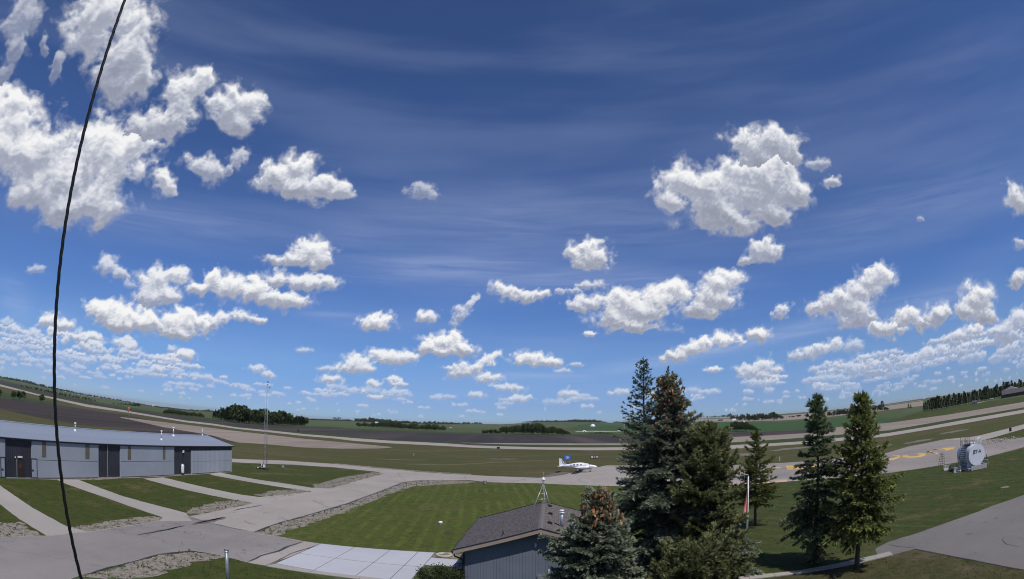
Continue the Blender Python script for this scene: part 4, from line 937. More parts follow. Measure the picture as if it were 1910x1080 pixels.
# steps rail beside the wall
rl = thing('handrail', 'black steel handrail beside the left corner of the blue-grey building', 'handrail')
P = [ground(842, 1060, .9), ground(853, 1051, .9), ground(877, 1051.5, .9)]
MB().path(P, .025).build('top_rail', M_FASC, rl); MB().path([p-Vector((0,0,.45)) for p in P], .02).build('mid_rail', M_FASC, rl)
for p in P: MB().tube((p.x, p.y, 0), p, .025, n=8).build('post', M_FASC, rl)
c = ground(831, 1038, 0); wr_ = thing('concrete_ring', 'low beige stone ring on gravel at the corner of the concrete pad', 'ring', c)
MB().lathe((0,0,0), [(.52, 0), (.66, 0), (.68, .14), (.62, .2), (.50, .18), (.48, .05)], 24).build('rim', plain('beige_stone', (.42, .38, .30), .8), wr_)
MB().box((.25, .45, .11), (.6, .12, .22), .1).build('step_block', M_CONC2, wr_)

# ------------------------------------------------------------------ conifers near the camera
M_BARK = plain('spruce_bark', (.075, .055, .042), .95, var=.35, scale=6, bump=.6)
M_BLUE = leaf_mat('blue_spruce_needles', (.055, .072, .046), (.45, .50, .36), .3, hue=(.06, .075, .04))
M_GREEN = leaf_mat('green_spruce_needles', (.045, .058, .020), (.40, .44, .14), .3, hue=(.06, .07, .02))
M_OLIVE = leaf_mat('olive_pine_needles', (.055, .064, .030), (.36, .38, .175), .3, hue=(.06, .06, .025))
M_DKSP = leaf_mat('dark_spruce_needles', (.042, .056, .032), (.24, .30, .165), .28, hue=(.04, .05, .02))
M_CONE = leaf_mat('spruce_cones', (.28, .13, .065), (.70, .41, .24), .05, hue=(.25, .12, .05))
def tufts(name, P, Dn, L, Wd, tint, mat, parent, k=6, spread=.62, rg=None, flat=.55):
    """needle shoots: each is k slim triangles fanned round the shoot's direction"""
    rg = rg or RNG; n = len(P); P = np.repeat(P, k, 0); D = np.repeat(Dn/np.linalg.norm(Dn, axis=1, keepdims=True), k, 0)
    L = np.repeat(L, k); Wd = np.repeat(Wd, k); t = np.repeat(tint, k)+rg.normal(0, .10, n*k)
    R = rg.normal(size=(n*k, 3)); R -= D*(R*D).sum(1, keepdims=True); R /= np.linalg.norm(R, axis=1, keepdims=True)
    T = D+R*spread*rg.uniform(.35, 1, (n*k, 1)); T /= np.linalg.norm(T, axis=1, keepdims=True); S = np.cross(T, rg.normal(size=(n*k, 3))*flat+np.array([0, 0, 1.0])); S /= np.linalg.norm(S, axis=1, keepdims=True)
    B = P+D*(L*rg.uniform(0, .45, n*k))[:, None]
    tip = B+T*(L*rg.uniform(.7, 1.1, n*k))[:, None]; m = B+T*(L*.35)[:, None]
    V = np.stack([B, m+S*Wd[:, None], tip, m-S*Wd[:, None]], 1).reshape(-1, 3)
    F = np.arange(n*k*4).reshape(-1, 4)
    return np_mesh(name, V, F, mat, parent, attrs={'tint': np.repeat(np.clip(t, 0, 1), 4)})
def conifer(label, base, H, prof, seed, mat, dens=1.0, droop=.25, rise=.15, tuft=.20, width=.026, z0=.6, gap=.36, nbr=(5, 8), tipup=.25, cones=None, lean=(0, 0), tops=1, k=6, sparse=1.0, group=None, name='spruce_tree', twist=None, trunk_r=None, cone_n=9, curt=0.0, light=1.0):
    """prof: [(height fraction, crown radius in metres)] from the ground up"""
    rg = np.random.default_rng(seed); root = thing(name, label, 'tree', base, 0, group); tuft *= 1.18; width *= 1.62
    hs_ = [p[0]*H for p in prof]; rs_ = [p[1] for p in prof]; rad = lambda z: float(np.interp(z, hs_, rs_))
    ax = lambda z: np.array([lean[0]*z/H+.05*math.sin(z*.9+seed), lean[1]*z/H+.05*math.cos(z*.8+seed), z])
    tr = trunk_r or H*.016
    MB().path([ax(z) for z in np.linspace(-.1, H*.97, 14)], [max(.012, tr*(1-z/H)**.85+(.25*tr if z < .3 else 0)) for z in np.linspace(0, H*.97, 14)], 9).build('trunk', M_BARK, root)
    P, D, L, Wd, T = [], [], [], [], []; limb = MB(); CP, CD = [], []
    z = z0
    while z < H-.15-(.55 if tops > 1 else 0):
        frac = z/H; nb = rg.integers(*nbr); a0 = rg.uniform(0, 6.28)
        for b in range(nb):
            zz = z+rg.uniform(-.5, .5)*gap
            if zz > H-.1-(.5 if tops > 1 else 0): continue
            a = a0+b*2*math.pi/nb+rg.normal(0, .22)
            R = rad(zz)*rg.uniform(.66, 1.18)*(1+.16*math.sin(2*a+zz*.9+seed)+.10*math.sin(3*a-zz*1.7))
            if rg.random() < .10: R *= .6
            if R < .1: R = .1
            h = np.array([math.cos(a), math.sin(a), 0]); sd = np.array([-math.sin(a), math.cos(a), 0])
            up0 = rise*1.0+ (frac-.35)*.9*(1 if rise > 0 else .5); dr = droop*(1-frac)+.08
            n = max(3, int(R/.16)); s = np.linspace(.06, 1, n)
            C = ax(zz)+h*(s*R)[:, None]; C[:, 2] += R*(up0*s-dr*s*s*1.3+tipup*np.clip(s-.6, 0, 1)**2*2.2)
            if R > .35: limb.path([ax(zz)]+[C[i] for i in range(0, n, max(1, n//4))]+[C[-1]], [max(.006, .012*R*(1.1-q)) for q in np.linspace(0, 1, 2+len(range(0, n, max(1, n//4))))], 4)
            dirb = np.gradient(C, axis=0); dirb /= np.linalg.norm(dirb, axis=1, keepdims=True)
            # side twigs
            for i in range(n):
                if s[i] < .14 and R > .8: continue
                tl = min(.95, .42*R*(1.12-s[i])+.10)*rg.uniform(.7, 1.15)
                if rg.random() > dens*sparse: continue
                m = max(1, int(tl/(tuft*.58))); tw_ = rg.normal(0, .17)
                for sg in (-1, 1):
                    ang = rg.uniform(.65, 1.15); td = dirb[i]*math.cos(ang)+sd*sg*math.sin(ang); td[2] += rg.uniform(-.22, .10)-curt*.6
                    for q in range(m):
                        u = (q+.6)/m*tl; p = C[i]+td*u; p = p+np.array([0, 0, -.20*u*u-curt*u*.6]); P.append(p); D.append(td+np.array([0, 0, .12-curt])+rg.normal(0, .16, 3))
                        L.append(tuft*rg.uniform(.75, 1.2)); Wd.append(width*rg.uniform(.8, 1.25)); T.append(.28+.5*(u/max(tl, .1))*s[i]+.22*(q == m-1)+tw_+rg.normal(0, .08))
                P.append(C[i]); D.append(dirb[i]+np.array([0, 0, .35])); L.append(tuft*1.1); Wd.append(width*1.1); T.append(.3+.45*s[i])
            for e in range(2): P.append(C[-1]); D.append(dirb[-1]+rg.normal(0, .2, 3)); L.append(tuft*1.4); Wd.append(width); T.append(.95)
            if cones and cones[0] < zz/H < cones[1]:
                for e in range(rg.integers(cone_n//2, cone_n+1)):
                    i = rg.integers(max(0, n//3), n); CP.append(C[i]+h*.10+rg.normal(0, .13, 3)+np.array([0, 0, .12])); CD.append(np.array([rg.normal(0, .35), rg.normal(0, .35), -1.0]))
        z += gap*rg.uniform(.8, 1.2)*(1.0-.35*frac)
    for q in range(tops):
        off = np.array([.0, 0, 0]) if q == 0 else np.array([.32, .05, -.38]); c = ax(H-.5)+off; t_ = c+np.array([0, 0, .55])
        limb.path([tuple(c-np.array([off[0]*.7, off[1]*.7, .4])), tuple(c), tuple(t_)], [.03, .02, .008], 5)
        for u in np.linspace(0, 1, 9): P.append(c*(1-u)+t_*u); D.append(np.array([rg.normal(0, .5), rg.normal(0, .5), 1.0])); L.append(tuft*.8); Wd.append(width*.8); T.append(.6)
    limb.build('limbs', M_BARK, root)
    P, D = np.array(P), np.array(D)
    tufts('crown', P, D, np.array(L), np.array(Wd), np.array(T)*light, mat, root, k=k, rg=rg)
    if CP:
        CP, CD = np.array(CP), np.array(CD); m = len(CP)
        o = tufts('cones', CP, CD, np.full(m, .21), np.full(m, .055), rg.uniform(.1, 1, m), M_CONE, root, k=7, spread=.22, rg=rg); tag(o, kind='stuff')
    return root
def top_h(base, px, py):
    D = view_dir(px, py); return CAM_H+D[2]/math.hypot(D[0], D[1])*math.hypot(base.x, base.y)
# right hand group
bF = ground(1410, 978, 0); bG = ground(1521, 1046, 0); bH = ground(1601, 1058, 0)
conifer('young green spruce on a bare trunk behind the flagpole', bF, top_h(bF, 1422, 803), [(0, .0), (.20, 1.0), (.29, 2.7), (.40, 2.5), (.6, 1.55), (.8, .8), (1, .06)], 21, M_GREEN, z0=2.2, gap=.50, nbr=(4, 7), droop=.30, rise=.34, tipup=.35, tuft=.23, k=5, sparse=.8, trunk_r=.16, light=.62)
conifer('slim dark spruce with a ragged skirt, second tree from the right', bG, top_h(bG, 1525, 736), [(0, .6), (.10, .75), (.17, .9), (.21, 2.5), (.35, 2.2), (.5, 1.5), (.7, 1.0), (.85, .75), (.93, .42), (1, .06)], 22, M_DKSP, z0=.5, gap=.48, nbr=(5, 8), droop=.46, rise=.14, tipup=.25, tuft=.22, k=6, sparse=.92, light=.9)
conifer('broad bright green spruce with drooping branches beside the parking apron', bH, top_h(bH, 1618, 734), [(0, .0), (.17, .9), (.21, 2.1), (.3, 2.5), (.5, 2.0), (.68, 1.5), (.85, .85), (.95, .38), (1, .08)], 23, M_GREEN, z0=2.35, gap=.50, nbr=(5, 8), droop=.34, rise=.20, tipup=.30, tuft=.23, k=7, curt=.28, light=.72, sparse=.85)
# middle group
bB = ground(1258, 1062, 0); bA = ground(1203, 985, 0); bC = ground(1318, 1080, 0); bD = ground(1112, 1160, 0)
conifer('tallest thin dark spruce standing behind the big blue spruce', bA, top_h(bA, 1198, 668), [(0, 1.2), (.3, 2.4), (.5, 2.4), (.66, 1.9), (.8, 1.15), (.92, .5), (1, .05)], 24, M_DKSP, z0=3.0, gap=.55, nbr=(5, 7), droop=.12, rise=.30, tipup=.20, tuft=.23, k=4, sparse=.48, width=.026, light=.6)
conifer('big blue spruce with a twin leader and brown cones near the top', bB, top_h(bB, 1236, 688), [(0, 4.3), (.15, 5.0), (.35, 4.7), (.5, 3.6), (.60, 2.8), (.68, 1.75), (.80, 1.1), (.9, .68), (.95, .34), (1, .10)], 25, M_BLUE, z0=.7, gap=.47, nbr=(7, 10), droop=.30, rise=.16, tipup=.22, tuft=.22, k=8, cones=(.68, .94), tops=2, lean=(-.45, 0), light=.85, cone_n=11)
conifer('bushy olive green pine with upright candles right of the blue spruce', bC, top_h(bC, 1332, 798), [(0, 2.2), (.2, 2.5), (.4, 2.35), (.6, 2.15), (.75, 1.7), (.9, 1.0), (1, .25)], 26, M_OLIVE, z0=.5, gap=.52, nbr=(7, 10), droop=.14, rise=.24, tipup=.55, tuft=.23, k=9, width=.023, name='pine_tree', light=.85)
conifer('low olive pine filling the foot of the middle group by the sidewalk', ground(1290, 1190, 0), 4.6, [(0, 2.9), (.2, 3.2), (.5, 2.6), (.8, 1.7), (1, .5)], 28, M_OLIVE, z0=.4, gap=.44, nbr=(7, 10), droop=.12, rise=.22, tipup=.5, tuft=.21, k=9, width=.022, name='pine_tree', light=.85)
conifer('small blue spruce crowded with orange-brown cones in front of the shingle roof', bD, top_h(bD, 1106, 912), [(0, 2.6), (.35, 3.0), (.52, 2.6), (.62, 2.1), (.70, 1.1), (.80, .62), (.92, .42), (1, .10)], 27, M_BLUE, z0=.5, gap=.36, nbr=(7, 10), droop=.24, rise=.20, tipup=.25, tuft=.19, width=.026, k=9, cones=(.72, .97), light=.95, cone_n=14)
# shrub left of the building
def shrub(label, base, rx, ry, h, seed, n=2600, mat=None):
    rg = np.random.default_rng(seed); root = thing('shrub', label, 'shrub', base); st = MB()
    P, D, T = [], [], []
    for b in range(26):
        a = rg.uniform(0, 6.28); R = math.sqrt(rg.random()); tip = np.array([rx*R*math.cos(a), ry*R*math.sin(a), h*rg.uniform(.72, 1.05)*(1-.35*R*R)])
        mid = tip*.5+np.array([0, 0, .1*h]); st.path([(tip[0]*.08, tip[1]*.08, 0), tuple(mid), tuple(tip)], [.03, .02, .006], 5)
        for q in range(n//26):
            u = rg.random()**.6; c = (mid*(1-u)+tip*u if u > .1 else mid)+rg.normal(0, .16, 3); c[2] = max(.05, c[2]); P.append(c); D.append(rg.normal(0, 1, 3)+np.array([0, 0, .5])); T.append(.25+.6*c[2]/h+rg.normal(0, .15))
    st.build('stems', M_BARK, root); P, D = np.array(P), np.array(D); m = len(P)
    tufts('foliage', P, D, rg.uniform(.08, .14, m), rg.uniform(.028, .045, m), np.array(T), mat, root, k=3, spread=.9, rg=rg, flat=1.2)
    return root
M_SHRUB = leaf_mat('shrub_leaves', (.022, .035, .016), (.10, .135, .06), .25, hue=(.09, .05, .035))
shrub('dark leafy shrub at the left corner of the blue-grey building', ground(826, 1102, 0), 1.55, 1.2, 1.65, 31, n=4200, mat=M_SHRUB)

# ------------------------------------------------------------------ far trees: a few shapes, many individuals
def broad_mesh(seed, h=10.0, r=3.6, n=520):
    rg = np.random.default_rng(seed); P = []
    for c in range(11):
        cc = np.array([rg.normal(0, r*.42), rg.normal(0, r*.42), h*rg.uniform(.35, .86)]); rr = r*rg.uniform(.35, .6)
        v = rg.normal(size=(n//11, 3)); v /= np.linalg.norm(v, axis=1, keepdims=True); P.append(cc+v*rr*rg.uniform(.7, 1.05, (n//11, 1)))
    P = np.concatenate(P); P[:, 2] = np.clip(P[:, 2], .3, h); D = rg.normal(size=P.shape)+np.array([0, 0, .8])
    return P, D, rg
def far_tree(kind, seed):
    root = bpy.data.objects.new('tree', None)
    if kind == 'broad':
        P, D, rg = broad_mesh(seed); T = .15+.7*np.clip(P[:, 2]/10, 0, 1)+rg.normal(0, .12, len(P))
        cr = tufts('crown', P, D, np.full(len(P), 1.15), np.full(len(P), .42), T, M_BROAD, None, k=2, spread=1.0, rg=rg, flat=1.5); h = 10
    else:
        rg = np.random.default_rng(seed); n = 420; z = rg.uniform(.06, 1, n)**.85; a = rg.uniform(0, 6.28, n); R = 1.75*(1-z)**.8*rg.uniform(.5, 1.15, n)+.08
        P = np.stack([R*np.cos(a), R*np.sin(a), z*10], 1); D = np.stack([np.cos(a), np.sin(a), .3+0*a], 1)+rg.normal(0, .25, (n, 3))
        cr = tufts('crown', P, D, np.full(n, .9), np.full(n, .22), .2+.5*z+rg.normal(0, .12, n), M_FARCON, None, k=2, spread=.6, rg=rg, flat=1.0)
    tr = MB().tube((0, 0, -.3), (0, 0, 8.5), .16, .04, n=6).build('trunk', M_BARK)
    return cr, tr
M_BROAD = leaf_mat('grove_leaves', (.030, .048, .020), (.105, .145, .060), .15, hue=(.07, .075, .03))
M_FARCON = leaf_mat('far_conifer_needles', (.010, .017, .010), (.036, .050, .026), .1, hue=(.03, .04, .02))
PROTO = {k: [far_tree(k, s) for s in (41, 42, 43, 44)] for k in ('broad', 'cone')}
for k in PROTO:
    for cr, tr in PROTO[k]:
        for o in (cr, tr): COL.objects.unlink(o)
FT = [0]
def plant(px, yb, yt, kind, label, group, wid=1.0, name=None):
    g = ground(px, yb); d = math.hypot(g.x, g.y); D = view_dir(px, yt); h = CAM_H+D[2]/math.hypot(D[0], D[1])*d-g.z
    h = max(1.5, h); cr, tr = PROTO[kind][FT[0] % 4]; FT[0] += 1
    if name is None: name = 'conifer_tree' if kind == 'cone' else 'leafy_tree'
    root = thing(name, label, 'tree', g, RNG.uniform(0, 6.28), group)
    for o in (cr, tr):
        c = o.copy(); COL.objects.link(c); c.parent = root; c.scale = (h/10*wid,)*2+(h/10,)
    return root
ORD = 'first second third fourth fifth sixth seventh eighth ninth tenth eleventh twelfth thirteenth fourteenth fifteenth sixteenth seventeenth eighteenth nineteenth twentieth'.split()
TENS = {2: 'twenty', 3: 'thirty', 4: 'forty', 5: 'fifty', 6: 'sixty'}
def ordinal(i): return ORD[i] if i < 20 else ((TENS[(i+1)//10][:-1]+'ieth') if (i+1) % 10 == 0 else TENS[(i+1)//10]+'-'+ORD[(i+1) % 10-1])
def mass(name, base, tops, n, kind, wid=1.0, deep=0.0):
    """a far tree line that reads as one mass"""
    V, T = [], []
    for i in range(n):
        x = base[0][0]+(base[-1][0]-base[0][0])*(i+RNG.uniform(.1, .9))/n; yb = interp(base, x); yt = yb-(yb-interp(tops, x))*RNG.uniform(.7, 1.1)
        g = ground(x, yb-RNG.random()*deep); d = math.hypot(g.x, g.y); D = view_dir(x, min(yt, yb-1)); h = max(1.5, CAM_H+D[2]/math.hypot(D[0], D[1])*d-g.z)
        me = PROTO[kind][i % 4][0].data; m = len(me.vertices); v = np.empty(m*3, np.float32); me.vertices.foreach_get('co', v); v = v.reshape(-1, 3); t = np.empty(m, np.float32); me.attributes['tint'].data.foreach_get('value', t)
        keep = 4*max(60, m//8); v, t = v[:keep*1], t[:keep*1]
        a = RNG.uniform(0, 6.28); c_, s_ = math.cos(a), math.sin(a); k = h/10
        V.append(np.stack([(v[:, 0]*c_-v[:, 1]*s_)*k*wid+g.x, (v[:, 0]*s_+v[:, 1]*c_)*k*wid+g.y, v[:, 2]*k+g.z], 1)); T.append(t)
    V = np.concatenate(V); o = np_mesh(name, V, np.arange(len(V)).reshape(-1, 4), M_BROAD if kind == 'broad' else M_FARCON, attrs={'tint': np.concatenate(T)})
    return tag(o, kind='stuff')
def belt(base, tops, n, kind, label, group, wid=1.0, jit=1.2, mixk=0.0, x0=None, x1=None, deep=0.0):
    x0 = base[0][0] if x0 is None else x0; x1 = base[-1][0] if x1 is None else x1
    for i in range(n):
        x = x0+(x1-x0)*(i+RNG.uniform(.1, .9))/n; yb = interp(base, x); yt = interp(tops, x)
        k = kind if RNG.random() > mixk else ('cone' if kind == 'broad' else 'broad')
        q = RNG.random()*deep
        h = (yb-yt)*RNG.uniform(.68, 1.06)
        plant(x, yb-q, min(yb-1.2, yb-h), k, label.replace('#', ordinal(i)), group, wid*(1 if k == kind else .9))
W1b = [(399,782.7),(443,791.5),(505,795),(573,796.5)]
W1t = [(399,771),(405,765),(436,759.5),(462,760),(475.5,769),(487,766),(512,768),(527,769.5),(543,776),(568,779),(574,784)]
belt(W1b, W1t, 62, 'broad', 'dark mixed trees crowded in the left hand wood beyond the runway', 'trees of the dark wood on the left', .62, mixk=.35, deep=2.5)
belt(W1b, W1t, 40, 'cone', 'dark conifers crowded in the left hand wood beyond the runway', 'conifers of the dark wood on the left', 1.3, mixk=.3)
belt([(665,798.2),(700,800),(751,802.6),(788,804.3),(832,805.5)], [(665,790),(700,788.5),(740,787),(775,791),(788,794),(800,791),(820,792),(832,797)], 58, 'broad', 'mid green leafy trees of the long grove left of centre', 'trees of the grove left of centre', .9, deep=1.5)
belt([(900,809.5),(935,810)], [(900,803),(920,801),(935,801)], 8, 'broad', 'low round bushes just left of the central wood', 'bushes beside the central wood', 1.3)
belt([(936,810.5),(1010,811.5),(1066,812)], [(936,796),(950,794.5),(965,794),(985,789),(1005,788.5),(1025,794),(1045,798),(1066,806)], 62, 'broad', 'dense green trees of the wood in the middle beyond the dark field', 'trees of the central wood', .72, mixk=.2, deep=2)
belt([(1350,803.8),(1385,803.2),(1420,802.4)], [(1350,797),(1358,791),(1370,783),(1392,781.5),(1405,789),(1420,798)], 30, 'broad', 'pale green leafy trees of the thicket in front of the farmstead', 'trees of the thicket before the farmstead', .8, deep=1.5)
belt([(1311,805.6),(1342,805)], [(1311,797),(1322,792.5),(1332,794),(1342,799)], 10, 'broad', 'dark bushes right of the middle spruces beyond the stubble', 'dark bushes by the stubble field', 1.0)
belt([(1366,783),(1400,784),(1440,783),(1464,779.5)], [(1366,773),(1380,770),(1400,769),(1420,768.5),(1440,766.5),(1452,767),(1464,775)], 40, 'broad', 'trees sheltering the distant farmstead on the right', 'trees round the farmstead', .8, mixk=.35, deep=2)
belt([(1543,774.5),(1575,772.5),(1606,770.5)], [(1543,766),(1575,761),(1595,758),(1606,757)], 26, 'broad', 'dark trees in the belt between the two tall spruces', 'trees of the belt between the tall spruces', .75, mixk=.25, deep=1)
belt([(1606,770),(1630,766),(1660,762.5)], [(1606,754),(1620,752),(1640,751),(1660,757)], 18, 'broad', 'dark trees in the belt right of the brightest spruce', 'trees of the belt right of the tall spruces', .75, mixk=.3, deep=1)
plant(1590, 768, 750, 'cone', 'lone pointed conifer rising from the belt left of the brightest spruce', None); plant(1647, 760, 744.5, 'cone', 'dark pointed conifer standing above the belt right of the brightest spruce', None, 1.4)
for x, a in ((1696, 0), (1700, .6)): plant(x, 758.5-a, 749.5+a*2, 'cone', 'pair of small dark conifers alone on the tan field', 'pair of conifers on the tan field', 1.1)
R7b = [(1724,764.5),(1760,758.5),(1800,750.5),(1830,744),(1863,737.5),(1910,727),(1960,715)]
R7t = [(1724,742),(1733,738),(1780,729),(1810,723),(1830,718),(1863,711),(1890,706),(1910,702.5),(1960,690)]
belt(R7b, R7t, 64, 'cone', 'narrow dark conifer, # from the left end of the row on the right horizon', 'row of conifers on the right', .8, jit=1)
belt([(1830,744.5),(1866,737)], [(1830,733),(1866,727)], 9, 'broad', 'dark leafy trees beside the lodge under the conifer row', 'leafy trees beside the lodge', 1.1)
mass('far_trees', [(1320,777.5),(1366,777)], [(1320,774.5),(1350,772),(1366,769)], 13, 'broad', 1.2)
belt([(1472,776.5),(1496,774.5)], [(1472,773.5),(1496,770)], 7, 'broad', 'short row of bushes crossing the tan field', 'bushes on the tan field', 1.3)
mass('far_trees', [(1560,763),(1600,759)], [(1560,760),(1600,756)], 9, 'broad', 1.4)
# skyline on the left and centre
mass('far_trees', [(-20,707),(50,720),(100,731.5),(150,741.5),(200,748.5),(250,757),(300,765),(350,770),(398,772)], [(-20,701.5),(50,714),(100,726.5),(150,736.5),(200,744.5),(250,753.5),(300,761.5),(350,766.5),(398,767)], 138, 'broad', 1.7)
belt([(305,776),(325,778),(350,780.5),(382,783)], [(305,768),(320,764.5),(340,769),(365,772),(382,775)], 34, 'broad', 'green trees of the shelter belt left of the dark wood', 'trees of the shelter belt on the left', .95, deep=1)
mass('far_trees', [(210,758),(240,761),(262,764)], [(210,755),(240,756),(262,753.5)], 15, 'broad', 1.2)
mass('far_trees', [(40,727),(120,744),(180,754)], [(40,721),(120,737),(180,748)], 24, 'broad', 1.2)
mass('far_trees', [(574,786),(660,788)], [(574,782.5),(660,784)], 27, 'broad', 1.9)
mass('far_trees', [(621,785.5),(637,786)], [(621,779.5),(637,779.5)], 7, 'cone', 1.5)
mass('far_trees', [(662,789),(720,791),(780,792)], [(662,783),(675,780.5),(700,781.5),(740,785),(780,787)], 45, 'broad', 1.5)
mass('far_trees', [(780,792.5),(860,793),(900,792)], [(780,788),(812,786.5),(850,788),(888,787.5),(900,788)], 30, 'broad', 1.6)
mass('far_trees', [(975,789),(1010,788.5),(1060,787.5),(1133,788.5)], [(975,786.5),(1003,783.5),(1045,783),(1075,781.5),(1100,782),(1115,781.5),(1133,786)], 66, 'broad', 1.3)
mass('far_trees', [(1145,788.5),(1185,788)], [(1145,784.5),(1185,784.5)], 18, 'broad', 1.4)
mass('far_trees', [(1095,809),(1145,810)], [(1095,806.5),(1120,804),(1145,805.5)], 13, 'broad', .8)
for x, yb, yt, w_, l in ((-4,749,731,1.5,'dark round bush cut by the left edge of the scene'),(26,750,734,1.2,'broad dark bush on the left between field and runway, nearer of two'),(38,751,733,1.5,'broad dark bush on the left between field and runway, larger of two'),(78,756,741,1.3,'single dark bush just left of the black cable')): plant(x, yb, yt, 'broad', l, None, w_, name='bush')

# ------------------------------------------------------------------ farm buildings far away
def house(label, px, yb, wpx, hpx, wall, roof, name='farm_building', cat='building', depth=8, rz=0.0, ridge=.35, wins=0):
    g = ground(px, yb); d = math.hypot(g.x, g.y); s = d/LENS_F; w_, h_ = wpx*s, hpx*s; az_ = -math.atan2(g.x, g.y)
    r = thing(name, label, cat, g, az_+rz); he = h_*(1-ridge)
    MB().box((0, 0, he/2-.2), (w_, depth, he+.4)).build('wall', wall, r)
    b = MB(); a = w_/2+.3; dd = depth/2+.4; b.add([(-a, -dd, he), (a, -dd, he), (a, dd, he), (-a, dd, he), (-a+.5, 0, h_), (a-.5, 0, h_)], [(0,1,5,4),(2,3,4,5),(1,2,5),(3,0,4),(0,3,2,1)]); b.build('roof', roof, r)
    for k in range(wins): MB().box((-w_/2+w_*(k+.5)/wins, -depth/2-.02, he*.5), (w_/wins*.4, .06, he*.4)).build('window', M_DARK, r)
    return r
M_GREYR = plain('grey_shed_roof', (.075, .066, .07), .85); M_BRN = plain('brown_wall', (.06, .045, .04), .8)
house('white farm shed below the skyline trees, left of centre', 704, 790.5, 6, 2.6, M_WHITE, M_WHITE)
house('small white shed among trees right of the long grove', 842, 799, 5.5, 2.4, M_WHITE, M_GREYR)
house('white farmhouse at the heart of the farmstead on the right', 1371, 783.5, 7, 4.5, M_WHITE, M_WHITE)
house('grey roofed barn left of the farmstead trees', 1345, 783.5, 9, 3.4, plain('rust_wall', (.2, .12, .09), .8), M_GREYR); house('tiny white shed beside the farmstead thicket', 1389, 786.5, 2.6, 3.6, M_WHITE, M_WHITE); house('low pale shed right of the farmstead thicket', 1397, 784, 4, 1.8, M_WHITE, M_GREYR)
house('small farmhouse with white walls on the left skyline', 286, 762, 1.8, 3.4, M_WHITE, M_WHITE)
house('pale shed alone at the left end of the conifer row skyline', 1725, 740.5, 4, 2.2, M_WHITE, M_WHITE)
house('long brown-grey lodge below the conifers at the right edge', 1900, 733, 66, 13, M_BRN, M_GREYR, depth=14, rz=.12, wins=10, ridge=.55)
lg = house('gabled porch block in the middle of the brown-grey lodge', 1887, 733.5, 9, 16, M_BRN, plain('pale_gable', (.45, .45, .45), .7), depth=17, ridge=.3, rz=1.45, wins=2)
house('small roofed shelter with white things beneath, left of the lodge', 1819, 750, 11, 7, plain('pale_wall', (.45, .45, .46), .7), M_GREYR, depth=6, wins=3, ridge=.4)
house('low white trailer parked on the tan strip beside the lodge', 1851, 741.6, 6, 2.6, M_WHITE, M_WHITE, name='trailer', cat='trailer', depth=2.6, wins=2, ridge=.1)
# white dome on its stalk and the white farmyard
g = ground(1107, 795.5); s = math.hypot(g.x, g.y)/LENS_F; dm = thing('storage_dome', 'white domed tank on the green hillside, centre right', 'dome', g)
MB().lathe((0, 0, 0), [(4.6*s, 0), (4.6*s, .8*s)], 24).build('wall', M_DARK, dm); MB().lathe((0, 0, .8*s), [(4.8*s, 0), (4.4*s, 1.8*s), (3*s, 3.6*s), (1.4*s, 4.6*s), (0, 4.9*s)], 24).build('roof', M_WHITE, dm)
g = ground(1084, 793.8); s2 = math.hypot(g.x, g.y)/LENS_F; MBx = MB().lathe((0, 0, 0), [(3.6*s2, 0), (3.2*s2, 1.2*s2), (0, 2*s2)], 14).build('haystack', M_DARK, None); MBx.location = g; tag(MBx, 'dark low mound left of the white dome', 'mound')
g = ground(1091, 804.8); s3 = math.hypot(g.x, g.y)/LENS_F; q = thing('farm_shed', 'white arched shed at the end of the pale lane', 'shed', g)
MB().lathe((0, 0, 0), [(3.8*s3, 0), (3.2*s3, 1.6*s3), (1.8*s3, 2.6*s3), (0, 2.9*s3)], 16).build('shell', M_WHITE, q); MB().box((0, -3.6*s3, .8*s3), (2*s3, .6*s3, 1.6*s3)).build('door', M_DARK, q)
house('long white shed lying along the pale lane', 1103, 805, 13, 1.6, M_WHITE, M_WHITE, depth=6, ridge=.2); house('pale blue shed on the lane left of the middle spruces', 1156, 803.8, 5, 2.2, plain('pale_blue_wall', (.4, .45, .5), .7), M_WHITE)

# ------------------------------------------------------------------ airfield furniture
# lattice mast on its trailer
bT = ground(497.5, 878, 0); TH = top_h(bT, 500, 723)
mt = thing('lattice_mast', 'tall thin galvanised lattice mast on the lawn beside the hangar', 'mast', bT)
wb_, wt_ = .62, .34; C3 = [(math.cos(a), math.sin(a)) for a in (math.radians(200), math.radians(320), math.radians(80))]
def tw(i, z): r = (wb_+(wt_-wb_)*z/TH)/1.5; return Vector((C3[i][0]*r*1.1, C3[i][1]*r*1.1, z))
for i in range(3): MB().tube(tw(i, 0), tw(i, TH), .034, .026, n=6).build('leg', M_GALV, mt)
nz = int(TH/.55)
for sct in range(4):
    b = MB()
    for k in range(sct*nz//4, (sct+1)*nz//4):
        z0_, z1_ = TH*k/nz, TH*(k+1)/nz
        for i in range(3):
            j = (i+1) % 3; a, c = (i, j) if k % 2 else (j, i)
            b.tube(tw(a, z0_), tw(c, z1_), .015, n=4); b.tube(tw(i, z0_), tw(j, z0_), .015, n=4)
    b.build('lattice_section', M_GALV, mt)
MB().tube((0, 0, TH), (0, 0, TH+.5), .04).build('top_pole', M_GALV, mt)
MB().lathe((0, 0, TH+.3), [(0, 0), (.14, .02), (.16, .3), (.08, .42), (0, .44)], 12).build('antenna_dome', M_WHITE, mt)
MB().box((0, 0, TH+.85), (.3, .2, .2)).build('camera_head', M_DARK, mt); MB().tube((0, 0, TH+.7), (0, 0, TH+.8), .03).build('camera_stem', M_DARK, mt)
MB().tube((0, 0, TH-.2), (.5, 0, TH-.2), .02).build('side_arm', M_GALV, mt); MB().lathe((.5, 0, TH-.4), [(0, 0), (.09, .02), (.09, .36), (0, .38)], 10).build('side_antenna', M_DARK, mt)
